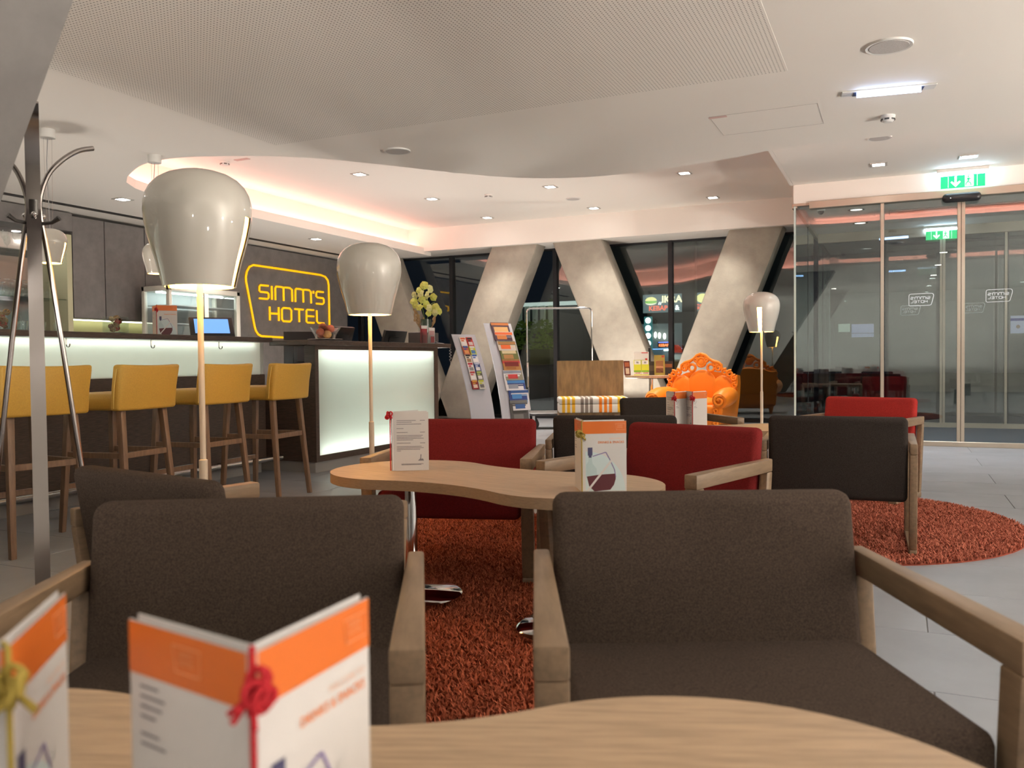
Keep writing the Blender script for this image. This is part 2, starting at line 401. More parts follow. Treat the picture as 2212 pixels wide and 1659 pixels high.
B().b2((-1.08, YO - .03, 0), (4.3, YO + .04, .07)).obj('bottom_rail', ALU, d2, 0)
B().b2((-1.08, YO - .05, 2.70), (4.3, YO + .05, 2.83)).obj('header', ALU, d2, 0)
B().b2((.50, YO - .03, .06), (.52, YO, .07)).obj('floor_guide', DSTEEL, d2, 0)
tag(B().b2((-.98, YD + .12, 0), (4.2, YO - .12, .012)).obj('entrance_mat', mat('mat_pile', (.028, .036, .055), .95, noise=(80, .7)), smooth=0), 'dark blue-grey entrance mat between the glass doors', 'mat')

# ------------------------------------------------------------------ leaning concrete columns
def column(label, xl0, xl1, wdt, y0, y1, zt, zb=0.):
    # xl0: left edge at floor, xl1: left edge at zt
    p = [(xl0, y0, zb), (xl0 + wdt, y0, zb), (xl0 + wdt, y1, zb), (xl0, y1, zb), (xl1, y0, zt), (xl1 + wdt, y0, zt), (xl1 + wdt, y1, zt), (xl1, y1, zt)]
    o = B().hexa(p, .045, 2).obj('concrete_column', CONC)
    return tag(o, label, 'column')
column('leaning concrete column partly hidden behind the middle floor lamp', -8.0, -9.2, .84, 13.1, 13.5, 3.0)
column('leaning concrete column rising behind the white brochure stands', -7.58, -6.32, .86, 13.1, 13.5, 3.0)
column('leaning concrete column behind the plywood bench back', -4.02, -5.235, .86, 13.1, 13.5, 3.0)
column('leaning concrete column behind the orange ornate armchair', -3.49, -2.32, .80, 13.1, 13.5, 3.0)
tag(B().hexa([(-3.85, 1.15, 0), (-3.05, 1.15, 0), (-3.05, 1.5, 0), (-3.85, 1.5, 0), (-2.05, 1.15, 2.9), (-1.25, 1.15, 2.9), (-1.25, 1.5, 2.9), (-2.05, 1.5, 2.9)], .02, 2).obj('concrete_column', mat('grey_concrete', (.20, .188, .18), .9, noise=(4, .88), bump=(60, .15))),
    'near concrete column slanting through the top left corner', 'column')

# ================================================================== CEILING FITTINGS
LENS = glow('downlight_lens', (1, .93, .85), 22)
dl_frame = B()
for a_, c_ in (((-.085, -.085), (.085, -.06)), ((-.085, .06), (.085, .085)), ((-.085, -.06), (-.06, .06)), ((.06, -.06), (.085, .06))):
    dl_frame.b2((*a_, -.006), (*c_, .004))
dl_frame = dl_frame.mesh('frame', mat('downlight_trim', (.45, .43, .40), .4), 0)
dl_lens = B().b2((-.06, -.06, -.003), (.06, .06, .002)).mesh('lens', LENS, 0)
def downlight(x, y, z, label, e=150, color=WARM):
    t = thing('downlight', label, 'downlight', (x, y, z - .002), 0, 'square recessed downlights')
    place('frame', dl_frame, t); place('lens', dl_lens, t)
    spot((x, y, z - .03), e, color)
row = {-6.1: 'left', -4.27: 'middle', -2.45: 'right'}; dep = {8.88: 'near', 10.68: 'central', 12.48: 'far'}
for x in row:
    for y in dep:
        if y < 9 and x > -5: continue
        downlight(x, y, ZR, 'square downlight in the raised ceiling recess, %s row, %s one' % (row[x], dep[y]))
downlight(-8.06, 7.02, ZC, 'square downlight over the bar, left of the biggest lamp shade')
downlight(-8.07, 8.8, ZC, 'square downlight behind the biggest lamp shade')
downlight(-8.08, 10.58, ZC, 'square downlight in front of the yellow hotel sign')
downlight(-.19, 9.86, ZD, 'downlight before the entrance door, left of the pair', 90, (.95, .97, 1))
downlight(.655, 9.9, ZD, 'downlight before the entrance door, above the green exit sign', 90, (.95, .97, 1))
ADDEDL = [(.75, 3.9, 'added square downlight above the right rug, before the loudspeaker'), (.75, 1.6, 'added square downlight above the nearest table on the right'), (.75, -.8, 'added square downlight just behind the viewer'),
         (2.9, 5.2, 'added square downlight over the empty floor right of the rugs'), (2.9, 1.6, 'added square downlight far right of the nearest table'), (2.9, -2.0, 'added square downlight behind the viewer to the far right'),
         (-6.9, 3.4, 'added square downlight over the near end of the bar'), (-5.6, .2, 'added square downlight left of the slanting near column'), (-5.6, -2.6, 'added square downlight behind the viewer to the far left'), (-1.6, -3.6, 'added square downlight deep behind the viewer')]
for x, y, l in ADDEDL: downlight(x, y, ZC, l, 28, (1, .96, .90))  # unseen downlights added around the viewer for more light
def added_uplight(x, y, label, e=560):  # floor cans added out of sight to brighten the ceiling
    t = thing('added_uplight', label, 'added_uplight', (x, y, 0), 0, 'floor cans added to brighten the ceiling')
    B().lathe([(0, 0), (.11, 0), (.11, .30), (.10, .30), (.095, .24), (0, .24)], 28).obj('can', DSTEEL, t)
    B().lathe([(0, .262), (.094, .262)], 24).obj('lens', glow('added_uplight_lens', (1, .93, .84), 12), t)
    o = spot((x, y, .33), e, (1, .92, .83), 172, .12, .09); o.name = 'added_uplight_beam'; o.rotation_euler = (pi, 0, 0)
for x_, y_, l_, e_ in ((6.6, 3.6, 'added can uplight far right of the rugs', 1150), (6.2, 7.6, 'added can uplight by the right side of the entrance', 260), (1.2, .8, 'added can uplight on the floor right of the foreground table', 24),
                       (-3.4, -.4, 'added can uplight behind the slanting column', 110), (-7.6, .6, 'added can uplight at the near end of the bar', 60), (1.6, -3.6, 'added can uplight behind the viewer on the right', 90),
                       (-2.0, -3.9, 'added can uplight behind the viewer on the left', 90), (-6.5, 4.7, 'added can uplight on the floor behind the bar', 30), (-6.4, 7.4, 'added can uplight behind the nearer end of the reception desk', 22),
                       (-5.8, 9.9, 'added can uplight behind the farther end of the reception desk', 62), (-3.75, 12.1, 'added can uplight behind the plywood bench', 60)):
    added_uplight(x_, y_, l_, e_)
spk = B().lathe([(0, -.012), (.098, -.012), (.102, -.008)], 40).mesh('grille', mat('speaker_grille', (.52, .50, .48), .7, noise=(300, .8)))
spr = B().lathe([(.102, -.010), (.116, -.012), (.12, 0)], 40).mesh('rim', WPL)
for x, y, z, l, s in ((-4.086, 6.539, ZC, 'round ceiling loudspeaker above the middle floor lamp', 1), (-.053, 5.705, ZC, 'large round ceiling loudspeaker at the upper right, nearest one', 1.15),
                      (-.159, 8.664, ZD, 'round ceiling loudspeaker before the entrance downlights', .9), (-4.29, 11.62, ZR, 'small round ceiling loudspeaker inside the raised recess', .9)):
    t = thing('ceiling_speaker', l, 'speaker', (x, y, z), 0, 'round ceiling loudspeakers'); t.scale = (s, s, 1)
    place('grille', spk, t); place('rim', spr, t)
def smoke(x, y, z, l):
    t = thing('smoke_detector', l, 'smoke detector', (x, y, z), .4, 'ceiling smoke detectors')
    B().lathe([(.055, 0), (.055, -.016), (.05, -.022), (.046, -.04), (.03, -.052), (0, -.054)], 28).obj('housing', WPL, t)
    for k in range(6):
        a = k * pi / 3
        for zz in (-.029, -.036):
            B().box((.049 * cos(a), .049 * sin(a), zz), (.006, .034, .004), rot=Rz(a)).obj('vent', BLK, t, 0)
smoke(-.075, 7.347, ZC, 'white smoke detector below the emergency light')
smoke(-7.1, 7.62, ZR, 'white smoke detector in the pink recess above the biggest lamp')
smoke(-5.244, 10.775, ZR, 'white smoke detector between the downlights of the recess')
tag(B().b2((-6.95, 7.6, ZR - .006), (-6.75, 7.66, ZR), .002, 1).obj('ceiling_plate', mat('pale_pink_label', (.65, .45, .42), .6), smooth=0), 'small plate beside the smoke detector in the pink recess', 'plate')
tag(B().b2((-1.36, 6.76, ZC - .004), (-1.22, 6.80, ZC), .001, 1).obj('hatch_label', mat('pale_pink_label', (.65, .45, .42), .6), smooth=0), 'small pale label at the corner of the ceiling access hatch', 'label')
# emergency light
EM = glow('emergency_led', (.62, .78, 1.0), 45)
t = thing('emergency_light', 'slim recessed emergency light glowing blue-white at the upper right', 'emergency light', (-.068, 6.63, ZC), R(8))
B().b2((-.31, -.055, -.012), (.31, .055, 0), .004, 1).obj('cover', WPL, t)
B().b2((-.23, -.042, -.016), (.23, .042, -.011)).obj('recess_plate', mat('navy_plate', (.06, .07, .12), .3), t, 0)
B().b2((-.21, -.045, -.05), (.21, -.035, -.014)).obj('light_bar', glow('emergency_led_soft', (.45, .62, 1.0), 9), t, 0)
# exit sign
GRN = mat('exit_green', (.0, .42, .13), .4, emit=((.0, .55, .17), .85)); WEM = mat('exit_white', (.8, .9, .85), .4, emit=((.85, 1, .92), 1.2))
def exit_sign(loc, label, s=1.):
    t = thing('exit_sign', label, 'exit sign', loc, 0, 'green exit signs'); t.scale = (s, s, s)
    B().b2((-.24, -.03, -.035), (.24, .03, 0), .004, 1).obj('housing', WPL, t)
    B().b2((-.205, -.006, -.07), (.205, .006, -.035)).obj('light_bar', EM, t, 0)
    p = B().b2((-.205, -.004, -.20), (.205, .004, -.07)).obj('sign_plate', GRN, t, 0)
    q = [(-.075, -.08), (-.055, -.08), (-.055, -.15), (-.03, -.128), (-.018, -.14), (-.065, -.19), (-.112, -.14), (-.10, -.128), (-.075, -.15)]
    flat([q], -.0055).obj('arrow_print', WEM, p, 0)
    flat([[(.02, -.078), (.10, -.078), (.10, -.192), (.02, -.192)]], -.0055).obj('doorway_print', WEM, p, 0)
    for x_ in (-.135, .13): flat([[(x_, -.078), (x_ + .004, -.078), (x_ + .004, -.192), (x_, -.192)]], -.0055).obj('divider_print', WEM, p, 0)
    man = [ell(.052, -.091, .008, .008, 10), [(.045, -.102), (.063, -.104), (.06, -.14), (.045, -.138)], [(.045, -.104), (.03, -.125), (.036, -.129), (.052, -.112)],
           [(.06, -.106), (.082, -.118), (.08, -.125), (.058, -.114)], [(.045, -.136), (.026, -.16), (.024, -.183), (.032, -.183), (.036, -.163), (.056, -.142)],
           [(.05, -.138), (.076, -.156), (.082, -.186), (.073, -.187), (.067, -.161), (.046, -.148)]]
    flat(man, -.0065).obj('running_figure_print', GRN, p, 0)
    return t
exit_sign((.638, YD - .12, 3.05), 'green exit sign hanging above the sliding entrance door', 1.05)
exit_sign((.55, YO - .1, 2.83), 'smaller green exit sign inside the glass vestibule', .95)
# vestibule fittings
t = thing('door_sensor', 'black rounded motion sensor bar above the sliding door', 'sensor', (.63, YD - .09, 2.74))
B().box((0, 0, 0), (.38, .09, .10), .045, 4).obj('housing', BLK, t); B().ball((-.11, -.046, -.01), .008, 10).obj('lens', STEEL, t)
t = thing('dome_camera', 'small dome security camera under the vestibule ceiling', 'camera', (-.86, 11.05, 2.83))
B().lathe([(.05, 0), (.05, -.03), (.04, -.035)], 24).obj('base', WPL, t); B().ball((0, 0, -.04), .036, 16).obj('dome', mat('smoked_dome', (.05, .05, .055), .15), t)
for y, l in ((11.35, 'round recessed spotlight in the vestibule, nearer one'), (12.5, 'round recessed spotlight in the vestibule, farther one')):
    t = thing('round_spotlight', l, 'spotlight', (-.47, y, 2.83), 0, 'round vestibule spotlights')
    B().lathe([(.07, 0), (.075, -.006), (.10, -.004), (.10, 0)], 28).obj('ring', CHROME, t); B().lathe([(0, -.002), (.07, -.002)], 24).obj('lens', glow('dim_lens', (1, .96, .85), 2.0), t)
t = thing('air_curtain', 'long recessed air curtain grille in the vestibule ceiling', 'air curtain', (1.0, 11.75, 2.83))
B().b2((-1.1, -.14, -.02), (1.1, .14, 0), .004, 1).obj('panel', mat('vestibule_panel', (.33, .31, .29), .5), t); B().b2((-1.0, -.09, -.024), (1.0, .0, -.019)).obj('grille', DSTEEL, t, 0)
spot((-.47, 11.35, 2.80), 40, (.9, .97, 1), 130)
spot((-.47, 12.5, 2.80), 40, (.9, .97, 1), 130)
spot((1.6, 12.0, 2.80), 60, (.9, .97, 1), 130)  # added beam with no fitting, brightens the vestibule
# logo stickers on the glass, mirrored (they read from outside)
SIGN = dict(
 frame=[(10.544, 2.566), (11.365, 2.565), (12.267, 2.561), (12.394, 2.54), (12.466, 2.484), (12.491, 2.402), (12.496, 1.948), (12.497, 1.528), (12.454, 1.447), (12.38, 1.418), (11.334, 1.434), (10.707, 1.446), (10.63, 1.472), (10.58, 1.524), (10.55, 1.594), (10.464, 1.942), (10.375, 2.294), (10.371, 2.364), (10.396, 2.449), (10.454, 2.528)],
 S=[[(10.888, 2.264), (10.703, 2.262), (10.677, 2.239), (10.675, 2.172), (10.7, 2.155), (10.862, 2.155), (10.892, 2.132), (10.89, 2.072), (10.862, 2.05), (10.672, 2.049)]],
 I=[[(10.97, 2.268), (10.97, 2.046)]],
 M=[[(11.055, 2.044), (11.055, 2.24), (11.078, 2.268), (11.202, 2.27), (11.258, 2.262), (11.31, 2.27), (11.42, 2.27), (11.475, 2.245), (11.48, 2.043)], [(11.26, 2.26), (11.262, 2.043)]],
 M2=[[(11.562, 2.042), (11.565, 2.248), (11.588, 2.27), (11.706, 2.27), (11.765, 2.262), (11.825, 2.27), (11.932, 2.27), (11.98, 2.245), (11.985, 2.044)], [(11.77, 2.26), (11.774, 2.046)]],
 A=[[(12.052, 2.265), (12.052, 2.219)]],
 S2=[[(12.335, 2.263), (12.164, 2.263), (12.132, 2.242), (12.13, 2.178), (12.161, 2.158), (12.32, 2.156), (12.343, 2.134), (12.342, 2.075), (12.309, 2.05), (12.127, 2.049)]],
 H=[[(10.913, 1.932), (10.913, 1.706)], [(11.131, 1.932), (11.131, 1.706)], [(10.913, 1.822), (11.131, 1.822)]],
 O=[[(11.249, 1.927), (11.41, 1.927), (11.452, 1.896), (11.45, 1.736), (11.413, 1.706), (11.245, 1.706), (11.21, 1.736), (11.211, 1.9), (11.249, 1.927)]],
 T=[[(11.542, 1.924), (11.767, 1.924)], [(11.655, 1.922), (11.655, 1.706)]],
 E=[[(12.05, 1.93), (11.877, 1.93), (11.852, 1.914), (11.848, 1.723), (11.878, 1.708), (12.055, 1.708)], [(11.851, 1.82), (12.05, 1.82)]],
 L=[[(12.135, 1.932), (12.138, 1.74), (12.175, 1.712), (12.34, 1.712)]])
def logo(parent, x, y, z, width):
    s = width / 2.12; b = B(); r = .028 * s
    f = lambda p: (x - (p[0] - 11.435) * s, y, z + (p[1] - 2.0) * s)
    b.tube([f(p) for p in SIGN['frame']], r, 4, closed=True); o = b.obj('logo_outline', STK, parent, 0)
    b = B()
    for k, v in SIGN.items():
        if k == 'frame': continue
        for pl in v: b.tube([f(p) for p in pl], r * .9, 4)
    b.obj('logo_lettering', STK, parent, 0)
STK = mat('etched_white_film', (.62, .66, .70), .7)
logo(d1, .237, YD - .004, 1.645, .25); logo(d1, 1.0, YD - .004, 1.66, .25); logo(d2, .163, YO - .004, 1.67, .25); logo(d2, .966, YO - .004, 1.675, .25)
NBL = mat('navy_print', (.03, .04, .22), .6); PBL = mat('pale_blue_card', (.38, .44, .62), .6); PGR = mat('pale_green_card', (.45, .58, .50), .6)
t = thing('glass_card', 'white notice with a navy strip stuck to the outer glass at the right edge', 'notice', (1.40, YO - .012, 1.31))
B().b2((0, -.002, 0), (.46, .002, .24)).obj('card', PBL, t, 0); flat([[(0, .17), (.46, .17), (.46, .205), (0, .205)]], -.004).obj('printed_strip', NBL, t, 0); flat([ell(.09, .09, .025, .025)], -.004).obj('printed_dot', mat('brown_dot', (.25, .2, .15), .6), t, 0)
t = thing('glass_card', 'pale blue cards on the left vestibule glass', 'notice', (-.62, YO - .012, 1.36))  # plain pale cards, no print on them
B().b2((0, -.002, 0), (.30, .002, .13)).obj('card', PBL, t, 0); B().b2((.0, -.002, -.06), (.30, .002, -.008)).obj('lower_card', PBL, t, 0)
tag(B().b2((-.80, YO - .014, 1.38), (-.64, YO - .010, 1.50)).obj('glass_card', PGR, smooth=0), 'small pale green card left of the blue ones on the vestibule glass', 'notice')

# ================================================================== BAR
XB = -5.3
bar = thing('bar_counter', 'dark walnut bar counter with a glowing frosted band under its top', 'bar counter', (XB, 3.0, 0))
B().b2((-.55, -3.0, .10), (0, 3.15, .905)).obj('base_panel', WALN, bar, 0)
B().b2((-.50, -3.0, 0), (-.06, 3.15, .10)).obj('plinth', GREYL, bar, 0)
B().b2((-.62, -3.0, 1.195), (.2, 3.03, 1.235), .003, 1).obj('top', WALN, bar)
B().b2((-.012, -3.0, .91), (0, 3.12, 1.195)).obj('frosted_panel', FROST, bar, 0)
LIGHTBOX = mat('lightbox_white', (.85, .88, .85), .9)
b = B(); b.b2((-.30, -3.0, .905), (-.28, 3.10, 1.195)); b.b2((-.28, -3.0, .905), (-.012, 3.1, .91)); b.obj('light_box', LIGHTBOX, bar, 0)
B().b2((-.05, -3.0, 1.172), (-.03, 3.02, 1.186)).obj('led_strip', glow('bar_led', (.95, 1.0, .92), 42), bar, 0)
B().b2((-.012, 3.09, .91), (.004, 3.13, 1.195)).obj('end_strip', mat('pale_panel_end', (.52, .55, .53), .4), bar, 0)
b = B().tube([(.30, -3.0, .17), (.30, 3.0, .17)], .022, 14)
b.obj('foot_rail', STEEL, bar)
for y in (-1.6, -.1, 1.2, 2.55):
    B().hexa([(0, y - .02, .13), (.30, y - .02, .14), (.30, y + .02, .14), (0, y + .02, .13), (0, y - .02, .155), (.30, y - .02, .165), (.30, y + .02, .165), (0, y + .02, .155)]).obj('rail_bracket', STEEL, bar, 0)
for y in (1.075, 1.81, 2.53):
    P = [(.045, y, 1.195), (.045, y, 1.15)] + [(.045 + .018 - .018 * cos(a), y, 1.15 - .018 * sin(a)) for a in [pi * k / 8 for k in range(1, 8)]] + [(.081, y, 1.155)]
    B().tube(P, .0045, 8).obj('coat_hook', STEEL, bar)
# stools
st_me = {}
def stool_meshes():
    # local: faces +y ; back at -y
    st_me['seat'] = B().box((0, .03, .785), (.45, .46, .10), .03, 4).mesh('seat', YEL)
    b = B(); n = 9; fr = []; bk = []
    for side, yy in ((0, -.165), (1, -.235)):
        for i in range(n):
            x = -.245 + .49 * i / (n - 1); cv = .03 * (1 - (x / .245) ** 2)
            for z, dy in ((.735, 0), (.87, -.012), (1.0, -.035)):
                (fr if side == 0 else bk).append((x * (1 if z < .9 else 1.02), yy + dy - cv, z + (.006 * (x / .245) ** 2 if z > .9 else 0)))
    V = fr + bk; F = []; o = len(fr)
    for i in range(n - 1):
        for k in range(2):
            a = i * 3 + k; F.append((a, a + 3, a + 4, a + 1)); F.append((o + a, o + a + 1, o + a + 4, o + a + 3))
        F.append((i * 3, o + i * 3, o + i * 3 + 3, i * 3 + 3)); F.append((i * 3 + 2, i * 3 + 5, o + i * 3 + 5, o + i * 3 + 2))
    for i in (0, n - 1):
        for k in range(2):
            a = i * 3 + k; F.append((a, a + 1, o + a + 1, o + a))
    b.add(V, F); bmesh.ops.recalc_face_normals(b.bm, faces=b.bm.faces)
    sharp = [e for e in b.bm.edges if e.calc_face_angle(0) > R(50)]
    bmesh.ops.bevel(b.bm, geom=sharp, offset=.016, segments=3, profile=.5, affect='EDGES')
    st_me['backrest'] = b.mesh('backrest', YEL, 60)
    b = B()
    for y in (-.17, -.24):
        P = [(-.247, y, .745), (-.252, y - .03, .985)]
    b.tube([(-.253, -.205, .75), (-.256, -.215, .87), (-.258, -.238, .98)], .003, 6); b.tube([(.253, -.205, .75), (.256, -.215, .87), (.258, -.238, .98)], .003, 6)
    st_me['piping'] = b.mesh('piping', mat('yellow_piping', (.70, .50, .12), .5))
    for k, (sx, sy) in enumerate(((-1, -1), (1, -1), (1, 1), (-1, 1))):
        tx, ty = .175 * sx, (-.185 if sy < 0 else .20); bx, by = .21 * sx, (-.25 if sy < 0 else .235); q, p = .02, .0155
        st_me['leg%d' % k] = B().hexa([(bx - p, by - p, 0), (bx + p, by - p, 0), (bx + p, by + p, 0), (bx - p, by + p, 0), (tx - q, ty - q, .74), (tx + q, ty - q, .74), (tx + q, ty + q, .74), (tx - q, ty + q, .74)], .004, 2).mesh('leg', STW)
    f = lambda a, z: (a[0] + (a[1] - a[0]) * z / .74)
    def rail(z, which):
        xs = f((.21, .175), z); yb = f((-.25, -.185), z); yf = f((.235, .20), z)
        return {'side': [(-1, yb, yf, xs), (1, yb, yf, xs)], 'front': yf, 'back': yb, 'xs': xs}
    r = rail(.47, 0)
    st_me['side_stretcher0'] = B().b2((-r['xs'] - .009, r['back'], .45), (-r['xs'] + .009, r['front'], .485), .003, 1).mesh('side_stretcher', STW)
    st_me['side_stretcher1'] = B().b2((r['xs'] - .009, r['back'], .45), (r['xs'] + .009, r['front'], .485), .003, 1).mesh('side_stretcher', STW)
    st_me['back_stretcher'] = B().b2((-r['xs'], r['back'] - .009, .45), (r['xs'], r['back'] + .009, .485), .003, 1).mesh('back_stretcher', STW)
    r = rail(.27, 0)
    st_me['foot_rest'] = B().b2((-r['xs'], r['front'] - .012, .255), (r['xs'], r['front'] + .012, .29), .003, 1).mesh('foot_rest', STW)
    st_me['foot_plate'] = B().b2((-r['xs'] + .02, r['front'] - .013, .289), (r['xs'] - .02, r['front'] + .013, .293)).mesh('foot_plate', STEEL, 0)
stool_meshes()
def stool(x, y, rz, label):
    t = thing('bar_stool', label, 'bar stool', (x, y, 0), rz, 'yellow bar stools along the bar')
    for k, me in st_me.items():
        nm = ''.join(ch for ch in k if not ch.isdigit())
        place(nm, me, t)
for i, (x, y, a) in enumerate(((-4.37, 5.06, 97), (-4.37, 4.40, 95), (-4.37, 3.73, 97), (-4.40, 3.13, 84), (-4.44, 2.47, 82), (-4.42, 1.80, 90))):
    stool(x, y, R(a), ['yellow leather bar stool nearest the reception desk', 'yellow bar stool behind the pole of the biggest lamp', 'yellow bar stool between the coat stand and the biggest lamp',
                       'yellow bar stool seen right behind the coat stand', 'yellow bar stool at the left edge of the picture', 'yellow bar stool beyond the left edge, hidden by the column'][i])
# bar top things
def glass_me(name, prof, n=20, m=None): return B().lathe(prof, n).mesh(name, m or CGL, 60)
cubeg = None
def potpourri(x, y, label, s=.13):
    t = thing('glass_cube_vase', label, 'vase', (x, y, 1.236), .3, 'glass cubes of dried decoration on the bar')
    b = B(); h = s / 2
    for a_, c_ in (((-h, -h, 0), (h, h, .012)), ((-h, -h, 0), (-h + .006, h, s)), ((h - .006, -h, 0), (h, h, s)), ((-h, -h, 0), (h, -h + .006, s)), ((-h, h - .006, 0), (h, h, s))): b.b2(a_, c_)
    b.obj('cube_glass', CGL, t, 0)
    cols = [mat('dried_tan', (.40, .26, .12), .8), mat('dried_red', (.50, .08, .05), .8), mat('dried_brown', (.22, .11, .05), .8), mat('dried_straw', (.52, .40, .2), .8)]
    for k in range(9):
        p = (random.uniform(-.03, .03), random.uniform(-.03, .03), .035 + .011 * k)
        b = B()
        for q in range(5):
            a = random.uniform(0, pi); b.torus(p, .02, .004, Rz(a) @ Rx(random.uniform(0, pi)), 10, 4)
        b.obj('dried_curl', cols[k % 4], t)
potpourri(-5.35, 4.57, 'glass cube of dried decoration standing free on the bar top')
potpourri(-5.35, 3.70, 'glass cube of dried decoration left of the coat stand')
tumb = B().lathe([(0, .004), (.024, .004), (.03, .07), (.033, .07), (.027, 0), (0, 0)], 18).mesh('tumbler', CGL, 60)
for i, (y, l) in enumerate(((3.83, 'cut glass tumbler beside the left glass cube'), (3.965, 'small glass on the bar left of the coat stand bar'), (4.095, 'small upturned glass right of the coat stand rod'))):
    tag(place('tumbler', tumb, None, (-5.36, y, 1.236)), l, 'glass', 'small glasses on the bar')
# tablet
t = thing('tablet_stand', 'black tablet on a wedge stand showing a blue screen on the bar', 'tablet', (-5.36, 5.56, 1.236), R(50))
rot = Rx(R(-48))
b = B().box((0, 0, .085), (.36, .022, .25), .01, 3, rot=rot); b.obj('housing', BLK, t)
o = B().box(rot @ Vector((0, -.0125, 0)) + Vector((0, 0, .085)), (.28, .001, .19), rot=rot).obj('screen', mat('blue_screen', (.02, .05, .1), .2, emit=((.16, .36, .85), .9)), t, 0)
B().hexa([(-.09, -.02, 0), (.09, -.02, 0), (.09, .10, 0), (-.09, .10, 0), (-.07, .0, .07), (.07, .0, .07), (.07, .04, .09), (-.07, .04, .09)], .004, 1).obj('stand', BLK, t)
# back counter, cabinets, niche
t = thing('back_counter', 'low grey back counter along the bar wall', 'counter', (-9.15, 6.0, 0))
B().b2((-.13, -3.0, 0), (.45, 3.9, .86)).obj('body', GREYW, t, 0); B().b2((-.13, -3.0, .86), (.5, 3.9, .90), .004, 1).obj('worktop', WALN, t)
ys = [7.33, 7.80, 8.44, 9.08]
cab_l = ['grey wall cabinet beside the glass shelf niche', 'grey wall cabinet behind the lit second pendant', 'grey wall cabinet behind the biggest lamp shade']
for i in range(3):
    t = thing('wall_cabinet', cab_l[i], 'cabinet', (XW, ys[i], 1.60), 0, 'grey wall cabinets over the bar')
    wd = ys[i + 1] - ys[i]
    B().b2((-.35, .002, 0), (-.022, wd - .002, 1.26)).obj('body', GREYW, t, 0)
    B().b2((-.02, .006, .004), (0, wd - .006, 1.255), .002, 1).obj('door', GREYW, t, 0)
tag(B().b2((-9.60, 7.36, 1.585), (-9.57, 9.05, 1.597)).obj('under_cabinet_strip', glow('worktop_led', (1, .97, .72), 5), smooth=0), 'light strip under the grey wall cabinets', 'light strip')
OLV = mat('niche_lining', (.50, .49, .32), .6)
t = thing('shelf_niche', 'open glass shelf niche beside the grey wall cabinets', 'shelf', (XW, 5.2, 1.0))
B().b2((-.33, 2.05, 0), (0, 2.12, 1.62)).obj('side_panel', OLV, t, 0)
B().b2((-.33, 0, 1.66), (.02, 2.12, 1.88)).obj('top_panel', GREYW, t, 0)
B().b2((-.34, 0, 0), (-.33, 2.05, 1.66)).obj('mirror_back', mat('mirror', (.62, .60, .58), .06, 1.), t, 0)
for z in (.81, 1.36):
    B().b2((-.32, 0, z), (-.02, 2.05, z + .01)).obj('glass_shelf', CGL, t, 0)
for y in (.6, 1.15, 1.78):
    B().lathe([(0, -.002), (.045, -.002), (.05, .0)], 18, (-.12, y, 1.658)).obj('spot_lens', glow('niche_spot', (1, .93, .85), 14), t)
spot((XW - .12, 6.3, 2.62), 6, WARM, 130)
spot((XW - .12, 6.95, 2.62), 6, WARM, 130)
ORD = ['first', 'second', 'third', 'fourth', 'fifth', 'sixth', 'seventh']
wine_dn = B().lathe([(.034, .0), (.042, .03), (.045, .06), (.036, .10), (.006, .125), (.004, .19), (.006, .2), (.034, .207), (.034, .209), (0, .209)], 16).mesh('wine_glass', CGL, 60)
for k in range(7):
    tag(place('wine_glass', wine_dn, None, (XW - .14, 6.46 + .105 * k, 1.812)), 'upturned wine glass on the lower niche shelf, %s from the left' % ORD[k], 'glass', 'upturned wine glasses in the shelf niche')
wine_up = B().lathe([(0, .003), (.034, 0), (.034, .003), (.005, .01), (.004, .08), (.006, .09), (.036, .13), (.04, .16), (.033, .21)], 16).mesh('wine_glass', CGL, 60)
for k in range(4):
    tag(place('wine_glass', wine_up, None, (XW - .15, 6.42 + .14 * k, 2.372)), 'upright stemmed glass on the upper niche shelf, %s from the left' % ORD[k], 'glass', 'upright glasses in the shelf niche')
# display fridge
t = thing('display_fridge', 'glass-door display fridge in a pale frame behind the bar', 'fridge', (-8.62, 8.2, .921))
FR = mat('fridge_cream', (.68, .66, .58), .4)
b = B()
for a_, c_ in (((-.06, 0, 0), (0, .05, 1.12)), ((-.06, 1.24, 0), (0, 1.31, 1.12)), ((-.5, 0, 0), (-.44, .05, 1.12)), ((-.5, 1.26, 0), (-.44, 1.31, 1.12)), ((-.5, 0, 1.05), (0, 1.31, 1.12)), ((-.5, 0, 0), (0, 1.31, .08))): b.b2(a_, c_, .01, 2)
b.obj('housing', FR, t)
B().b2((-.5, .05, .08), (-.49, 1.26, 1.05)).obj('back_panel', mat('fridge_liner', (.42, .45, .45), .5), t, 0)
for y0 in (.015, 1.28): B().b2((-.44, y0, .08), (-.06, y0 + .008, 1.05)).obj('side_pane', CGL, t, 0)
B().b2((-.30, .06, 1.035), (-.26, 1.25, 1.049)).obj('fill_strip', glow('fridge_fill_lamp', (.9, 1, .97), 14), t, 0)  # glow strip added to brighten the fridge inside
B().b2((-.03, .62, .08), (0, .69, 1.05)).obj('centre_post', FR, t, 0)
for y0, y1 in ((.07, .62), (.69, 1.24)):
    p = B().b2((-.018, y0, .08), (-.010, y1, 1.05)).obj('door_pane', CGL, t, 0)
for z in (.35, .62, .86):
    B().b2((-.46, .07, z), (-.06, 1.24, z + .012)).obj('shelf', mat('fridge_shelf', (.45, .48, .5), .3), t, 0)
B().b2((-.009, 1.02, .10), (-.007, 1.22, .42)).obj('poster', mat('poster_maroon', (.20, .03, .05), .5), t, 0)
B().b2((-.0068, 1.04, .12), (-.006, 1.20, .20)).obj('poster_band', mat('poster_blue', (.10, .10, .45), .5), t, 0)
b = B().tube([(-.004, 1.12 + .05 * cos(a), .29 + .07 * sin(a)) for a in [2 * pi * k / 16 for k in range(16)]], .005, 5, closed=True); b.obj('poster_motif', PAPER, t)
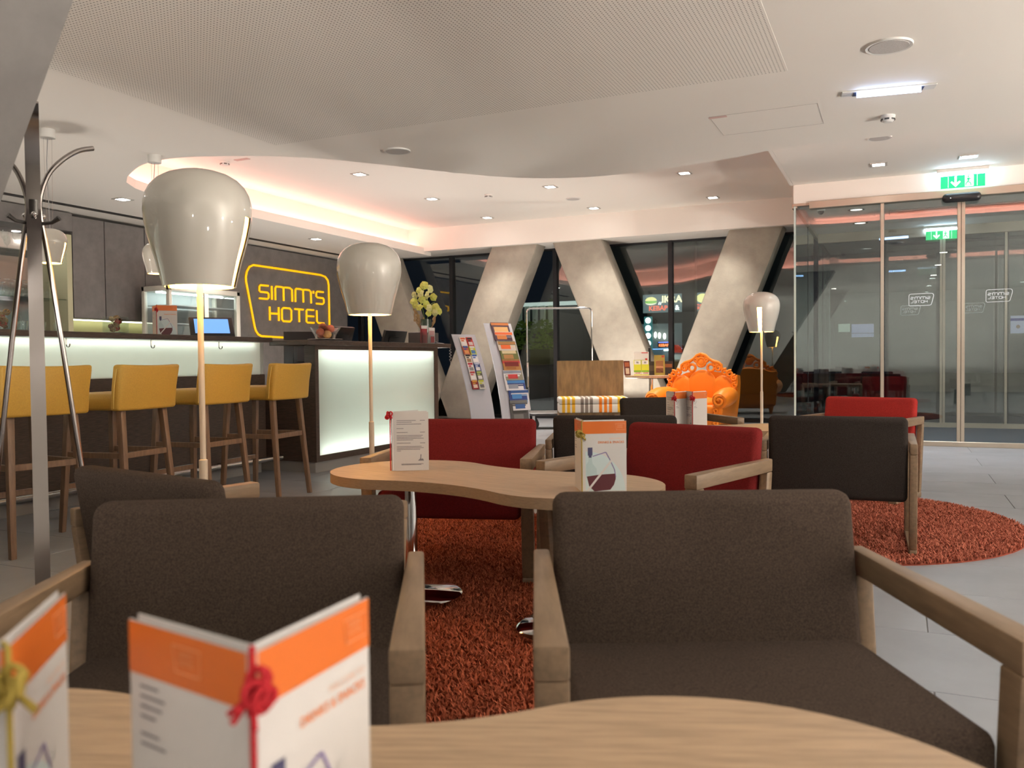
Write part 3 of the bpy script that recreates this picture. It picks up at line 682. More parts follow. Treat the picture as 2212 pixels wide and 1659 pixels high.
# hotel sign
SY = mat('sign_yellow', (.75, .40, .0), .5, emit=((1.0, .47, .0), .62))
t = thing('hotel_sign', 'yellow illuminated hotel name sign in a slanted rounded frame', 'sign', (XW + .02, 0, 0))
B().tube([(0, *p) for p in SIGN['frame']], .017, 8, closed=True).obj('sign_frame', SY, t)
for k, v in SIGN.items():
    if k == 'frame': continue
    b = B()
    for pl in v: b.tube([(0, *p) for p in pl], .0165, 8)
    b.obj('apostrophe' if k == 'A' else 'letter', SY, t)
# ================================================================== RECEPTION
rc = thing('reception_desk', 'walnut reception desk with a large glowing frosted front', 'reception desk', (-4.8, 6.24, 0))
B().b2((-.12, .02, 0), (-.03, 2.2, .10)).obj('plinth', GREYL, rc, 0)
for n_, a_, c_ in (('end_panel', (-.12, 0, .10), (0, .05, 1.165)), ('end_panel', (-.12, 2.17, .10), (0, 2.25, 1.165)),
                   ('front_rail', (-.12, .05, .10), (0, 2.17, .158)), ('front_rail', (-.12, .05, 1.127), (0, 2.17, 1.165)), ('back_panel', (-.12, .05, .158), (-.11, 2.17, 1.127))):
    B().b2(a_, c_).obj(n_, WALN if n_ != 'back_panel' else LIGHTBOX, rc, 0)
B().b2((-.36, -.19, 1.165), (.06, 2.46, 1.21), .003, 1).obj('top', WALN, rc)
B().b2((-.02, .05, .158), (-.008, 2.17, 1.127)).obj('frosted_panel', FROST, rc, 0)
RL = glow('desk_led', (.93, 1.0, .96), 42)
B().b2((-.07, .08, .165), (-.045, 2.14, .18)).obj('led_strip', RL, rc, 0); B().b2((-.07, .08, 1.10), (-.045, 2.14, 1.115)).obj('led_strip', RL, rc, 0)
B().b2((-1.3, .02, .10), (-.12, .06, .80)).obj('side_panel', WALN, rc, 0); B().b2((-1.3, .06, .74), (-.12, 2.2, .78)).obj('desk_board', WALN, rc, 0)
B().b2((-1.2, .04, 0), (-.12, .08, .10)).obj('side_plinth', GREYL, rc, 0)
def monitor(x, y, z, rz, wd, ht, tilt, label):
    t = thing('monitor', label, 'monitor', (x, y, z), rz, 'black monitors at the reception')
    rot = Rx(R(tilt)); c = Vector((0, 0, .10 + ht / 2))
    B().box(c, (wd, .035, ht), .006, 2, rot=rot).obj('housing', BLK, t)
    B().box(c + rot @ Vector((0, .022, 0)), (wd * .6, .02, ht * .55), .006, 2, rot=rot).obj('rear_bulge', BLK, t)
    B().b2((-.02, -.02, 0), (.02, .03, .12)).obj('neck', BLK, t, 0); B().b2((-.11, -.09, 0), (.11, .09, .012), .004, 1).obj('base', BLK, t)
    B().box(c + rot @ Vector((0, .033, -.02)), (wd * .45, .004, ht * .3), .001, 1, rot=rot).obj('vent', mat('grey_vent', (.05, .05, .055), .5), t, 0)
# screens face the staff side (-X); their backs (+X) face the room
monitor(-5.36, 7.35, .97, R(-90), .46, .32, -18, 'black reception monitor behind the middle floor lamp')
monitor(-5.36, 8.42, .97, R(-90), .46, .31, -18, 'black reception monitor beside the planter')
monitor(-5.72, 7.32, .781, R(-140), .50, .46, 4, 'large black monitor behind the fruit bowl')
for x_, y_ in ((-5.36, 7.35), (-5.36, 8.42)):
    tag(B().b2((x_ - .12, y_ - .15, .781), (x_ + .12, y_ + .15, .969), .006, 1).obj('monitor_riser', BLK), 'black riser box under the %s reception monitor' % ('nearer' if y_ < 8 else 'farther'), 'riser')
# fruit bowl
t = thing('fruit_saucer', 'white saucer under the glass bowl on the reception desk', 'saucer', (-4.93, 6.57, 1.211))
B().lathe([(0, .004), (.08, .004), (.16, .018), (.165, .016), (.08, 0), (0, 0)], 36).obj('dish', WPL, t)
t = thing('fruit_bowl', 'clear cut glass bowl on the reception desk', 'bowl', (-4.93, 6.57, 1.217))
B().lathe([(0, .0), (.07, .0), (.08, .01), (.10, .06), (.145, .125), (.150, .125), (.105, .055), (.088, .006), (.07, -.001)], 32).obj('glass', CGL, t)
PCH = mat('peach_skin', (.72, .18, .10), .55, noise=(9, .35)); PC2 = mat('nectarine_skin', (.75, .36, .10), .55, noise=(9, .5))
for k, (x, y, z, l) in enumerate(((-.01, -.06, .075, 'red peach at the left of the glass bowl'), (.03, .04, .11, 'rosy peach on top of the glass bowl'), (.035, -.015, .055, 'peach at the front of the glass bowl'),
                                  (-.03, .055, .07, 'yellow-red nectarine at the right of the glass bowl'), (-.045, 0, .06, 'peach at the back of the glass bowl'), (-.02, -.01, .125, 'red peach lying behind the top one'))):
    tag(B().ball((-4.93 + x, 6.57 + y, 1.217 + z), .041, 16, (1, 1, .93)).obj('peach', PC2 if k in (2, 3) else PCH), l, 'peach', 'peaches in the glass bowl')
# orchid with planter, leaflets, phone
t = thing('planter_box', 'dark grey planter box on the reception desk end', 'planter', (-5.12, 8.72, 1.211))
b = B(); b.b2((-.09, -.2, 0), (.09, .2, .14), .004, 1); b.obj('box', mat('planter_grey', (.09, .09, .09), .6), t)
t = thing('orchid_vase', 'yellow-green orchids with dried twigs in a dark glass vase', 'flowers', (-5.12, 8.78, 1.352), R(-65.5))
B().lathe([(0, 0), (.06, 0), (.062, .16), (.055, .16), (.05, .02), (0, .02)], 24).obj('vase', mat('dark_green_glass', (.02, .05, .03), .05, coat=.5), t)
ORC = mat('orchid_petal', (.62, .68, .16), .6); TWG = mat('dried_twig', (.36, .25, .13), .9); STM = mat('orchid_stem', (.15, .25, .06), .6)
stems = [[(0, 0, .08), (-.01, -.03, .25), (0, -.07, .40), (.0, -.04, .52), (0, .03, .55)], [(0, 0, .08), (.01, .03, .22), (.02, .06, .33), (.02, .11, .36)]]
for s_ in stems: B().tube(catmull(s_, 5), .004, 6).obj('stem', STM, t)
pet = B()
for k in range(5):
    a = k * 2 * pi / 5 + pi / 2; M = Ry(-a)
    w_ = .026 if k % 2 else .034
    n = 8; L_ = .05
    P = [M @ Vector((L_ * u, -.010 + .02 * u * u, w_ * sin(pi * min(1, u * .9 + .08)) * s)) for s in (1, -1) for u in ([i / n for i in range(n + 1)] if s == 1 else [i / n for i in range(n, -1, -1)])]
    pet.add([tuple(p) for p in P], [tuple(range(len(P)))])
pet.ball((0, -.012, -.006), .009, 8)
pet_me = pet.mesh('blossom', ORC, 60)
fl_pos = [(.03, -.09, .44), (.04, -.06, .50), (.03, -.01, .555), (.05, -.03, .46), (.03, -.10, .37), (.04, -.04, .39), (.05, .03, .44), (.04, .07, .42), (.05, -.06, .30), (.05, .04, .29), (.05, .09, .30), (.06, .02, .23), (.05, .07, .235), (.02, .12, .26), (.03, .0, .335), (.02, .03, .52), (.05, -.09, .33)]
OR2 = mat('orchid_petal_pale', (.70, .74, .34), .6); pet2 = pet_me.copy(); pet2.materials[0] = OR2
for k, p in enumerate(fl_pos):
    o = place('blossom', pet2 if k % 3 == 0 else pet_me, t, (p[0] + random.uniform(-.03, .05), p[1] * 1.35 + random.uniform(-.02, .02), p[2])); o.rotation_euler = (random.uniform(-.5, .4), random.uniform(-1, 1), R(90 + random.uniform(-50, 50))); s_ = random.uniform(.85, 1.15); o.scale = (s_, s_, s_)
for y, hgt in ((-.14, .30), (-.11, .27), (-.09, .22), (.12, .25), (.10, .20), (-.03, .18)):
    P = [(0, y * .35, .02), (.01, y * .9, hgt * .5), (.015, y, hgt)]
    b = B().tube(P, [.005, .006, .003], 6)
    for q in range(7): b.ball((.012 + random.uniform(-.008, .008), y * (.9 + .1 * q / 7) + random.uniform(-.01, .01), hgt * (.5 + .5 * q / 7)), .011, 6, (1, 1, 1.6))
    b.obj('twig', TWG, t)

PRINTS = {}
def pc(h, rough=.45):
    if h not in PRINTS: PRINTS[h] = mat('print_' + str(len(PRINTS)), C(h), rough)
    return PRINTS[h]
def brochure(loc, rz, wd, ht, cols, label, tilt=0., group=None, th=.006, cat='brochure'):
    """cols: list of (z0,z1,colour) bands as fractions, first is the cover"""
    t = thing('brochure', label, cat, loc, rz, group); rot = Rx(R(-tilt))
    def bx(x0, x1, z0, z1, y0, y1):
        p = [rot @ Vector(q) for q in ((x0, y0, z0), (x1, y0, z0), (x1, y1, z0), (x0, y1, z0), (x0, y0, z1), (x1, y0, z1), (x1, y1, z1), (x0, y1, z1))]
        return B().hexa(p)
    cv = bx(-wd / 2, wd / 2, 0, ht, 0, th).obj('cover', pc(cols[0]), t, 0)
    for q in cols[1:]:
        z0, z1, c = q[:3]; x0, x1 = (q[3], q[4]) if len(q) > 3 else (0, 1)
        bx(-wd / 2 + wd * x0, -wd / 2 + wd * x1, ht * z0, ht * z1, -.0008, 0).obj('print_patch', pc(c), cv, 0)
    return t
# leaflet holders on the desk
for k, (y, c1, l) in enumerate(((8.36, '#8c2a2c', 'clear leaflet holder with a maroon leaflet on the desk'), (8.50, '#b9b0a8', 'clear leaflet holder with a white and red leaflet on the desk'))):
    t = thing('leaflet_holder', l, 'leaflet holder', (-4.90 + .02 * k, y, 1.211), R(78), 'leaflet holders on the desk')
    B().b2((-.055, -.004, 0), (.055, .0, .13 - .02 * k)).obj('front_plate', CGL, t, 0); B().b2((-.055, .03, 0), (.055, .034, .20)).obj('back_plate', CGL, t, 0); B().b2((-.055, -.03, 0), (.055, .034, .004)).obj('foot', CGL, t, 0)
    brochure((-4.90 + .02 * k + .0, y, 1.217), R(78), .10, .20 - .02 * k, [c1 if k == 0 else '#d9d5d0', (.82, 1, '#f0eeea'), (.05, .45, '#9c3a30' if k else '#7a2228', .3, .9), (.5, .8, '#c9a0a0' if k else '#99343a', .1, .9)], ['maroon leaflet in the left desk holder', 'white leaflet with a red figure in the right desk holder'][k], th=.012, cat='leaflet')
t = thing('phone_handset', 'black telephone handset at the right end of the reception desk', 'phone', (-4.93, 8.64, 1.211), R(20))
B().box((0, 0, .02), (.05, .17, .03), .012, 3).obj('handset', BLK, t)
P = [(.0, .09, .02), (.08, .14, .01), (.155, .10, -.02), (.175, .09, -.06)] + [(.175 + .012 * cos(a * .9), .09 + .012 * sin(a * .9), -.06 - .010 * a / 2) for a in range(1, 26)] + [(.175, .10, -.21), (.18, .13, -.235), (.175, .09, -.225)]
B().tube(P, .004, 6).obj('coiled_cord', mat('grey_cord', (.35, .34, .34), .5), t)

# ================================================================== LAMPS
SHADE = [(.135, 0), (.1465, .05), (.159, .10), (.174, .15), (.187, .20), (.196, .245), (.1985, .265), (.200, .290), (.1985, .32), (.191, .352), (.176, .381), (.152, .407), (.120, .427), (.080, .441), (.04, .447), (0, .449)]
DIFF = glow('lamp_diffuser', (1.0, .46, .08), 26.0)
def shade_meshes():
    N = 72
    sk = lambda i, k: i < 6 and (k in (0, 1, 71) or k in (35, 36, 37))
    sh = B().lathe(SHADE, N, skip=sk); sh.lathe([(max(r - .007, 0), max(z - (.005 if z > .3 else 0), 0)) for r, z in SHADE], N, skip=sk)
    bmesh.ops.remove_doubles(sh.bm, verts=sh.bm.verts, dist=.0005)
    bm_ = sh.bm
    # rim
    sh.lathe([(.135, 0), (.128, 0)], N, skip=lambda i, k: k in (0, 1, 71, 35, 36, 37))
    a = sh.mesh('lamp_shade', LACQ, 60)
    d = B().lathe([(0, .012), (.115, .012), (.121, .02)] + [(r - .016, z) for r, z in SHADE[1:9]] + [(.12, .37), (0, .38)], 48).mesh('diffuser', DIFF, 60)
    return a, d
sh_me, df_me = shade_meshes()
pole_me = B().lathe([(0, .60), (.0115, .60), (.0115, 1.33), (0, 1.33)], 16).mesh('pole', POLE)
coll_me = B().lathe([(0, .02), (.0165, .02), (.0165, .63), (.0115, .632)], 16).mesh('collar', POLE)
base_me = B().lathe([(0, .022), (.13, .020), (.14, .014), (.14, 0), (0, 0)], 40).mesh('base', POLE)
def floor_lamp(x, y, rz, label):
    t = thing('floor_lamp', label, 'floor lamp', (x, y, 0), R(rz), 'cream pot-shaped floor lamps')
    s = place('lamp_shade', sh_me, t, (0, 0, 1.30)); place('diffuser', df_me, s)
    place('pole', pole_me, t); place('collar', coll_me, t); place('base', base_me, t)
floor_lamp(-2.46, 2.493, 18, 'biggest cream pot-shaped floor lamp, in front of the bar stools')
floor_lamp(-3.007, 4.465, 38, 'cream pot-shaped floor lamp in front of the glowing reception desk')
floor_lamp(-1.393, 9.818, -91, 'far white pot-shaped floor lamp beside the orange armchair')
def pendant(x, y, rz, label):
    t = thing('pendant_lamp', label, 'pendant lamp', (x, y, ZC), R(rz), 'pot-shaped pendant lamps over the bar')
    B().lathe([(0, -.07), (.055, -.07), (.058, -.065), (.058, 0)], 24).obj('canopy', WPL, t)
    s = place('lamp_shade', sh_me, t, (0, 0, -1.07)); s.scale = (.62, .62, .62); place('diffuser', df_me, s)
    B().tube([(0, 0, -.07), (.012, 0, -.25), (.004, .006, -.5), (0, 0, -.79)], .0035, 6).obj('cable', mat('grey_cord', (.35, .34, .34), .5), t)
    for a in (0.5, 3.6): B().tube([(.03 * cos(a), .03 * sin(a), -.07), (.02 * cos(a), .02 * sin(a), -.79)], .0012, 5).obj('wire', STEEL, t)
pendant(-6.217, 4.70, 205, 'pendant lamp over the bar behind the coat stand')
pendant(-6.133, 5.70, 215, 'pendant lamp half hidden behind the biggest floor lamp')

# ================================================================== LOUNGE CHAIRS
ch_me = {}
def chair_meshes():
    # faces -y. width .78
    wd = .33
    rot = Rx(R(-11))
    ch_me['seat'] = B().hexa([(-wd, -.31, .295), (wd, -.31, .295), (wd, .24, .275), (-wd, .24, .275), (-wd, -.31, .42), (wd, -.31, .42), (wd, .24, .395), (-wd, .24, .395)], .028, 4)
    ch_me['backrest'] = B().hexa([(-wd, .175, .275), (wd, .175, .275), (wd, .265, .275), (-wd, .265, .275), (-wd, .255, .705), (wd, .255, .705), (wd, .335, .705), (-wd, .335, .705)], .028, 4)
    for s, k in ((-1, '0'), (1, '1')):
        xi = lambda w_: sorted((s * .337, s * (.337 + w_)))
        def hx(y0, y1, z0, z1, w0, w1, yt0=None, yt1=None):   # w0 width at y0(front), w1 at y1(back)
            a, b_ = xi(w0); c, d = xi(w1); yt0 = y0 if yt0 is None else yt0; yt1 = y1 if yt1 is None else yt1
            return B().hexa([(a, y0, z0), (b_, y0, z0), (d, y1, z0), (c, y1, z0), (a, yt0, z1), (b_, yt0, z1), (d, yt1, z1), (c, yt1, z1)], .006, 2)
        ch_me['armrest' + k] = hx(-.345, .315, .52, .575, .055, .036)
        ch_me['front_leg' + k] = hx(-.305, -.25, .04, .521, .054, .052, -.344, -.285)
        ch_me['rear_leg' + k] = hx(.20, .255, .04, .521, .038, .036, .26, .314)
        ch_me['runner' + k] = hx(-.308, .256, 0, .041, .054, .036)
    for k in list(ch_me):
        if k not in ('seat', 'backrest'): ch_me[k] = ch_me[k].mesh(''.join(c for c in k if not c.isdigit()), CHW)
    s_, b_ = ch_me.pop('seat'), ch_me.pop('backrest'); out = {}
    ms, mb = s_.mesh('seat', BRN), b_.mesh('backrest', BRN)
    for nm, mt in (('brown', BRN), ('charcoal', CHAR), ('red', RED), ('bright', RED2)):
        a, c = ms.copy(), mb.copy(); a.materials[0] = mt; c.materials[0] = mt; out[nm] = (a, c)
    return out
UPH = chair_meshes()
def chair(x, y, deg, kind, label, z=0.):
    t = thing('lounge_chair', label, 'armchair', (x, y, z), R(deg), 'lounge armchairs around the low tables')
    place('seat', UPH[kind][0], t); place('backrest', UPH[kind][1], t)
    for k, me in ch_me.items(): place(''.join(c for c in k if not c.isdigit()), me, t)
    return t
chair(-1.148, 1.192, 28.9, 'brown', 'brown armchair facing the viewer behind the open menu')
chair(-.281, 1.626, 24.6, 'brown', 'brown armchair facing the viewer at the lower right')
chair(-1.83, 1.98, 168, 'brown', 'brown armchair seen from behind beside the coat stand')
chair(-1.92, 3.61, 15.7, 'red', 'dark red armchair behind the left end of the middle table')
chair(-1.46, 4.64, 195, 'charcoal', 'charcoal armchair seen from behind between the two dark red armchairs')
chair(-.935, 3.54, -18, 'red', 'dark red armchair at the right end of the middle table')
chair(-.28, 6.575, -18.6, 'bright', 'bright red armchair in front of the glass entrance')
chair(-.294, 4.872, 182, 'charcoal', 'charcoal armchair seen from behind on the right rug')
chair(-1.53, 6.31, 36.5, 'charcoal', 'charcoal armchair in front of the striped bench')

# ================================================================== TABLES
def bean(r=.36, hd=.43, waist=.25):
    # two lobes joined by smooth concave flanks
    P = []; R2 = (hd ** 2 + waist ** 2 - r ** 2) / (2 * (r - waist)) if r > waist else 9
    cy = waist + R2
    P = []
    th = math.atan2(cy, -hd)                     # direction from right lobe centre to upper flank centre
    for i in range(41): a = -th + 2 * th * i / 40; P.append((hd + r * cos(a), r * sin(a)))
    b0 = math.atan2(-cy, hd)
    for i in range(1, 20): a = b0 + (-pi - 2 * b0) * i / 20; P.append((R2 * cos(a), cy + R2 * sin(a)))
    for i in range(41): a = pi - th + 2 * th * i / 40; P.append((-hd + r * cos(a), r * sin(a)))
    for i in range(1, 20): a = pi + b0 + (-pi - 2 * b0) * i / 20; P.append((R2 * cos(a), -cy + R2 * sin(a)))
    return P
top_me = {}
def bean_table(x, y, deg, label, h=.555, r=.36, hd=.43, cols=(-.43, .43)):
    t = thing('bean_table', label, 'table', (x, y, 0), R(deg), 'low bean-shaped lounge tables')
    key = (r, hd)
    if key not in top_me:
        b = B().prism(bean(r, hd), 0, .038); top_me[key] = b.mesh('tabletop', OAK, 40)
        me = top_me[key]; me.materials.append(OAKE)
        for p in me.polygons:
            if abs(p.normal.z) < .5: p.material_index = 1
    place('tabletop', top_me[key], t, (0, 0, h - .038))
    for cx in cols:
        B().lathe([(0, .02), (.026, .02), (.026, h - .04), (0, h - .04)], 24, (cx, 0, 0)).obj('column', CHROME, t)
        B().lathe([(0, .052), (.03, .051), (.20, .042), (.21, .036), (.21, .006), (0, .006)], 48, (cx, 0, 0)).obj('base_plate', CHROME, t)
        B().lathe([(0, h - .046), (.10, h - .046), (.10, h - .038), (0, h - .038)], 24, (cx, 0, 0)).obj('mounting_plate', BLK, t)
bean_table(-.538, .611, 21, 'oak bean-shaped table in the foreground carrying two menus', r=.357, hd=.42, cols=(-.42, .42))
bean_table(-1.457, 2.944, -12, 'oak bean-shaped table in the middle between red and brown armchairs', r=.328, hd=.40, cols=(-.40, .40))
bean_table(-1.03, 5.55, 25, 'oak bean-shaped table farther back with two white menus', r=.33, hd=.38, cols=(-.38, .38))

# ---- menus
YC = mat('straw_cord', (.38, .28, .05), .8); RC = mat('red_cord', (.50, .01, .02), .8)
TXT = mat('grey_print', (.22, .21, .24), .7); OTXT = mat('orange_text', (.80, .25, .08), .6); PINKT = mat('faint_orange_text', (.86, .55, .42), .6); LOGO_P = mat('pale_orange_print', (.85, .38, .18), .5)
PBLUE = mat('pale_blue_print', (.60, .72, .74), .5); BOT = mat('bottle_print', (.06, .06, .14), .5); WINE = mat('wine_print', (.10, .02, .03), .5); VIO = mat('violet_line_print', (.25, .20, .42), .5)
MW, MH = .152, .24
def wine_prints(pg, y):
    ox = .01
    disc = [(ox, 0.004)] + [(ox + .137 * cos(R(a)) if .137 * cos(R(a)) < .14 else .15, .004 + .135 * sin(R(a)) * 1.0) for a in range(0, 91, 6)]
    flat([disc], y).obj('disc_print', PBLUE, pg, 0)
    flat([[(.018, .125), (.034, .125), (.034, .152), (.018, .152)], [(.021, .118), (.031, .118), (.031, .125), (.021, .125)]], y - .0002).obj('bottle_print', BOT, pg, 0)
    flat([[(.021, .118), (.031, .118), (.034, .098), (.048, .080), (.05, .05), (.012, .05), (.012, .095), (.02, .105)]], y - .00015).obj('bottle_body_print', mat('bottle_glass_print', (.48, .62, .64), .5), pg, 0)
    w1 = [(.014, .055), (.06, .060), (.112, .062), (.114, .045), (.108, .025), (.095, .008), (.04, .004), (.022, .022)]
    flat([w1], y - .0003).obj('wine_print', WINE, pg, 0)
    b = B()
    P = [(.034, .122), (.08, .135), (.095, .108), (.110, .075), (.114, .05)]
    for i in range(len(P) - 1):
        a, c = Vector(P[i]), Vector(P[i + 1]); n_ = Vector((-(c - a).y, (c - a).x)).normalized() * .0016
        b.add([(a.x - n_.x, y - .0003, a.y - n_.y), (c.x - n_.x, y - .0003, c.y - n_.y), (c.x + n_.x, y - .0003, c.y + n_.y), (a.x + n_.x, y - .0003, a.y + n_.y)], [(0, 1, 2, 3)])
    b.obj('glass_outline_print', VIO, pg, 0)
    flat([[(.008, .002), (.017, .002), (.114, .118), (.104, .118)]], y - .0004).obj('stripe_print', PAPER, pg, 0)
def text_lines(pg, y, x0, x1, zs, m=TXT):
    b = []
    for z, fr in zs: b.append([(x0, z), (x0 + (x1 - x0) * fr, z), (x0 + (x1 - x0) * fr, z + .0022), (x0, z + .0022)])
    o = flat(b, y).obj('text_lines', m, pg, 0); o['kind'] = 'stuff'
drinks_me = text_mesh('headline_print', 'DRINKS & SNACKS', .0108, OTXT, 'RIGHT', .0002)
welc_me = text_mesh('welcome_print', 'WELCOME TO', .008, PINKT, 'RIGHT')
hotel_me = text_mesh('logo_print', "SIMM'S\nHOTEL", .0062, LOGO_P, 'CENTER')
def menu(x, y, z, aL, aR, left, right, cord, label, group='menu cards on the tables', knot_z=.205):
    """spine at x,y; aL / aR azimuth (deg) of the left and right covers; style of the outer faces: 'wine','orange','page'"""
    t = thing('menu_card', label, 'menu', (x, y, z), 0, group)
    for side, az, sty in (('L', aL, left), ('R', aR, right)):
        s = 1 if side == 'R' else -1
        c = B().b2((0 if s > 0 else -MW, 0, 0), (MW if s > 0 else 0, .0015, MH)).obj('cover', PAPER, t, 0)
        c.rotation_euler = (0, 0, R(az if s > 0 else az - 180))
        xa, xb = (.0, MW) if s > 0 else (-MW, 0)
        pg = B().b2((xa * .96, .004, .002), (xb * .96, .005, MH + .004)).obj('inner_page', PAPER, c, 0)
        y0 = -.0006
        if sty in ('wine', 'orange'):
            flat([[(xa, MH - .042), (xb, MH - .042), (xb, MH - .0005), (xa, MH - .0005)]], y0).obj('orange_band', ORPR, c, 0)
            lx = xb - .022 if s > 0 else (xa + xb) / 2
            o = place('logo_print', hotel_me, c, (lx, y0 - .0004, MH - .018))
            fr = B().tube([(lx + dx, y0 - .0004, MH - .019 + dz) for dx, dz in ((-.017, .009), (.017, .009), (.017, -.011), (-.013, -.011))], .0006, 4, closed=True).obj('logo_frame', LOGO_P, c, 0)
        if sty == 'wine':
            place('headline_print', drinks_me, c, (MW - .008, y0, MH - .075)); place('welcome_print', welc_me, c, (MW - .008, y0, MH - .062))
            wine_prints(c, y0)
        if sty == 'orange':
            text_lines(c, y0, xa + .014, xa + .055, [(.188, .6), (.180, .8), (.172, .7), (.164, .5), (.150, .6), (.142, .8)])
        if sty == 'page':
            zs = [(.205, .7), (.198, .55), (.190, .9), (.172, .25), (.156, .4), (.143, .95), (.137, .9), (.131, .98), (.125, .6), (.112, .5), (.098, .9), (.092, .98), (.086, .85), (.080, .15), (.028, .0)]
            text_lines(c, y0, xa + .022, xb - .018, zs)
            text_lines(c, y0, xb - .035, xb - .012, [(.205, .9), (.156, .9), (.112, .9)])
            flat([[(xb - .045, .040), (xb - .02, .040), (xb - .024, .048), (xb - .032, .047), (xb - .03, .066), (xb - .034, .066), (xb - .035, .049)]], y0).obj('logo_motif_print', TXT, c, 0)
            text_lines(c, y0, xa + .04, xb - .022, [(.026, 1.0), (.023, .9)])
    am = R((aL + aR) / 2); dx, dy = -cos(am) * .004, -sin(am) * .004
    b = B().tube([(dx, dy, .002), (dx * 1.2, dy * 1.2, .1), (dx, dy, knot_z), (dx, dy, MH + .002), (-dx, -dy, MH + .003)], .0022, 6); b.obj('cord', cord, t)
    b = B()
    for k in range(9):
        a = random.uniform(0, 2 * pi); b.torus((dx * 2.2 + .009 * cos(a), dy * 2.2 + .006 * sin(a), knot_z + random.uniform(-.009, .009)), .008, .0026, Rz(random.uniform(0, pi)) @ Rx(random.uniform(-.9, .9)), 10, 5)
    for k in range(5):
        a = random.uniform(0, 2 * pi); b.tube([(dx * 2, dy * 2, knot_z), (dx * 2.5 + .017 * cos(a), dy * 2.5 + .017 * sin(a), knot_z - .006 - .004 * k)], .0024, 5)
    b.obj('knot', cord, t)
menu(-.414, .4616, .556, 170.0, 92.2, 'orange', 'wine', RC, 'open menu card tied with a red cord in the foreground', knot_z=.214)
menu(-.588, .4006, .556, 205, 127.7, 'orange', 'wine', YC, 'menu card tied with a straw-yellow cord at the lower left edge', knot_z=.212)
menu(-1.888, 2.945, .556, 74, 31, 'orange', 'page', RC, 'white text menu with a red cord on the middle table', knot_z=.228)
menu(-.962, 2.675, .556, 120, 33, 'orange', 'wine', YC, 'orange wine menu with a straw cord on the middle table', knot_z=.195)
menu(-1.267, 5.22, .556, 124, 70, 'page', 'orange', RC, 'left menu card standing open on the far table')
menu(-1.165, 5.266, .556, 124, 66, 'page', 'orange', RC, 'right menu card standing open on the far table')
menu(-5.36, 4.97, 1.236, 150, 55, 'orange', 'wine', RC, 'menu card on the bar next to the tablet')

# ================================================================== RUGS
def rug(cx, cy, rx, ry, n, label, col):
    t = thing('round_rug', label, 'rug', (cx, cy, 0), 0, 'round shaggy rugs')
    m = bpy.data.materials.new('rug_pile_' + label[:5]); m.use_nodes = True; nt = m.node_tree; b = nt.nodes['Principled BSDF']; b.inputs['Roughness'].default_value = .85; b.inputs['Specular IOR Level'].default_value = .15
    g = nt.nodes.new('ShaderNodeNewGeometry'); rp = nt.nodes.new('ShaderNodeValToRGB')
    rp.color_ramp.elements[0].color = (col[0] * .55, col[1] * .5, col[2] * .5, 1); rp.color_ramp.elements[1].color = (min(1, col[0] * 1.35), col[1] * 1.6, col[2] * 1.6, 1)
    nt.links.new(g.outputs['Random Per Island'], rp.inputs[0]); nt.links.new(rp.outputs[0], b.inputs['Base Color'])
    P = [(rx * cos(2 * pi * k / 64), ry * sin(2 * pi * k / 64)) for k in range(64)]
    B().prism(P, .0, .006).obj('backing', mat('rug_backing', (col[0] * .6, col[1] * .5, col[2] * .5), .9), t, 0)
    rng = np.random.default_rng(int(abs(cx) * 1000)); a = rng.uniform(0, 2 * pi, n); r = np.sqrt(rng.uniform(0, 1, n))
    bx, by = rx * r * np.cos(a), ry * r * np.sin(a)
    d = rng.uniform(0, 2 * pi, n); ln = rng.uniform(.006, .022, n); h = rng.uniform(.016, .032, n); wv = rng.uniform(.0018, .0034, n)
    # tufts lean in patches
    d = d + .8 * np.sin(bx * 5) + .8 * np.cos(by * 4.3)
    ux, uy = np.cos(d), np.sin(d); px, py = -uy * wv, ux * wv
    co = np.zeros((n, 5, 3), np.float32)
    co[:, 0] = np.stack([bx - px, by - py, np.full(n, .005)], 1); co[:, 1] = np.stack([bx + px, by + py, np.full(n, .005)], 1)
    mxx, myy, mz = bx + ux * ln * .35, by + uy * ln * .35, h * .75
    co[:, 2] = np.stack([mxx + px, myy + py, mz], 1); co[:, 3] = np.stack([mxx - px, myy - py, mz], 1)
    co[:, 4] = np.stack([bx + ux * ln, by + uy * ln, h], 1)
    me = bpy.data.meshes.new('pile'); me.vertices.add(n * 5); me.vertices.foreach_set('co', co.ravel())
    base = (np.arange(n) * 5)[:, None]
    loops = np.concatenate([base + np.array([[0, 1, 2, 3]]), base + np.array([[3, 2, 4]])], 1).ravel()
    me.loops.add(len(loops)); me.loops.foreach_set('vertex_index', loops.astype(np.int32))
    tot = np.tile([4, 3], n); stt = np.concatenate([[0], np.cumsum(tot)[:-1]])
    me.polygons.add(2 * n); me.polygons.foreach_set('loop_start', stt.astype(np.int32))
    me.update(calc_edges=True); me.validate(); me.materials.append(m)
    o = place('pile', me, t); o['kind'] = 'stuff'
rug(-1.75, 3.45, 1.40, 1.60, 250000, 'rust red round shaggy rug under the middle table', (.46, .105, .05))
rug(-.44, 5.5, 1.11, 1.16, 150000, 'salmon red round shaggy rug under the farther table', (.52, .15, .095))

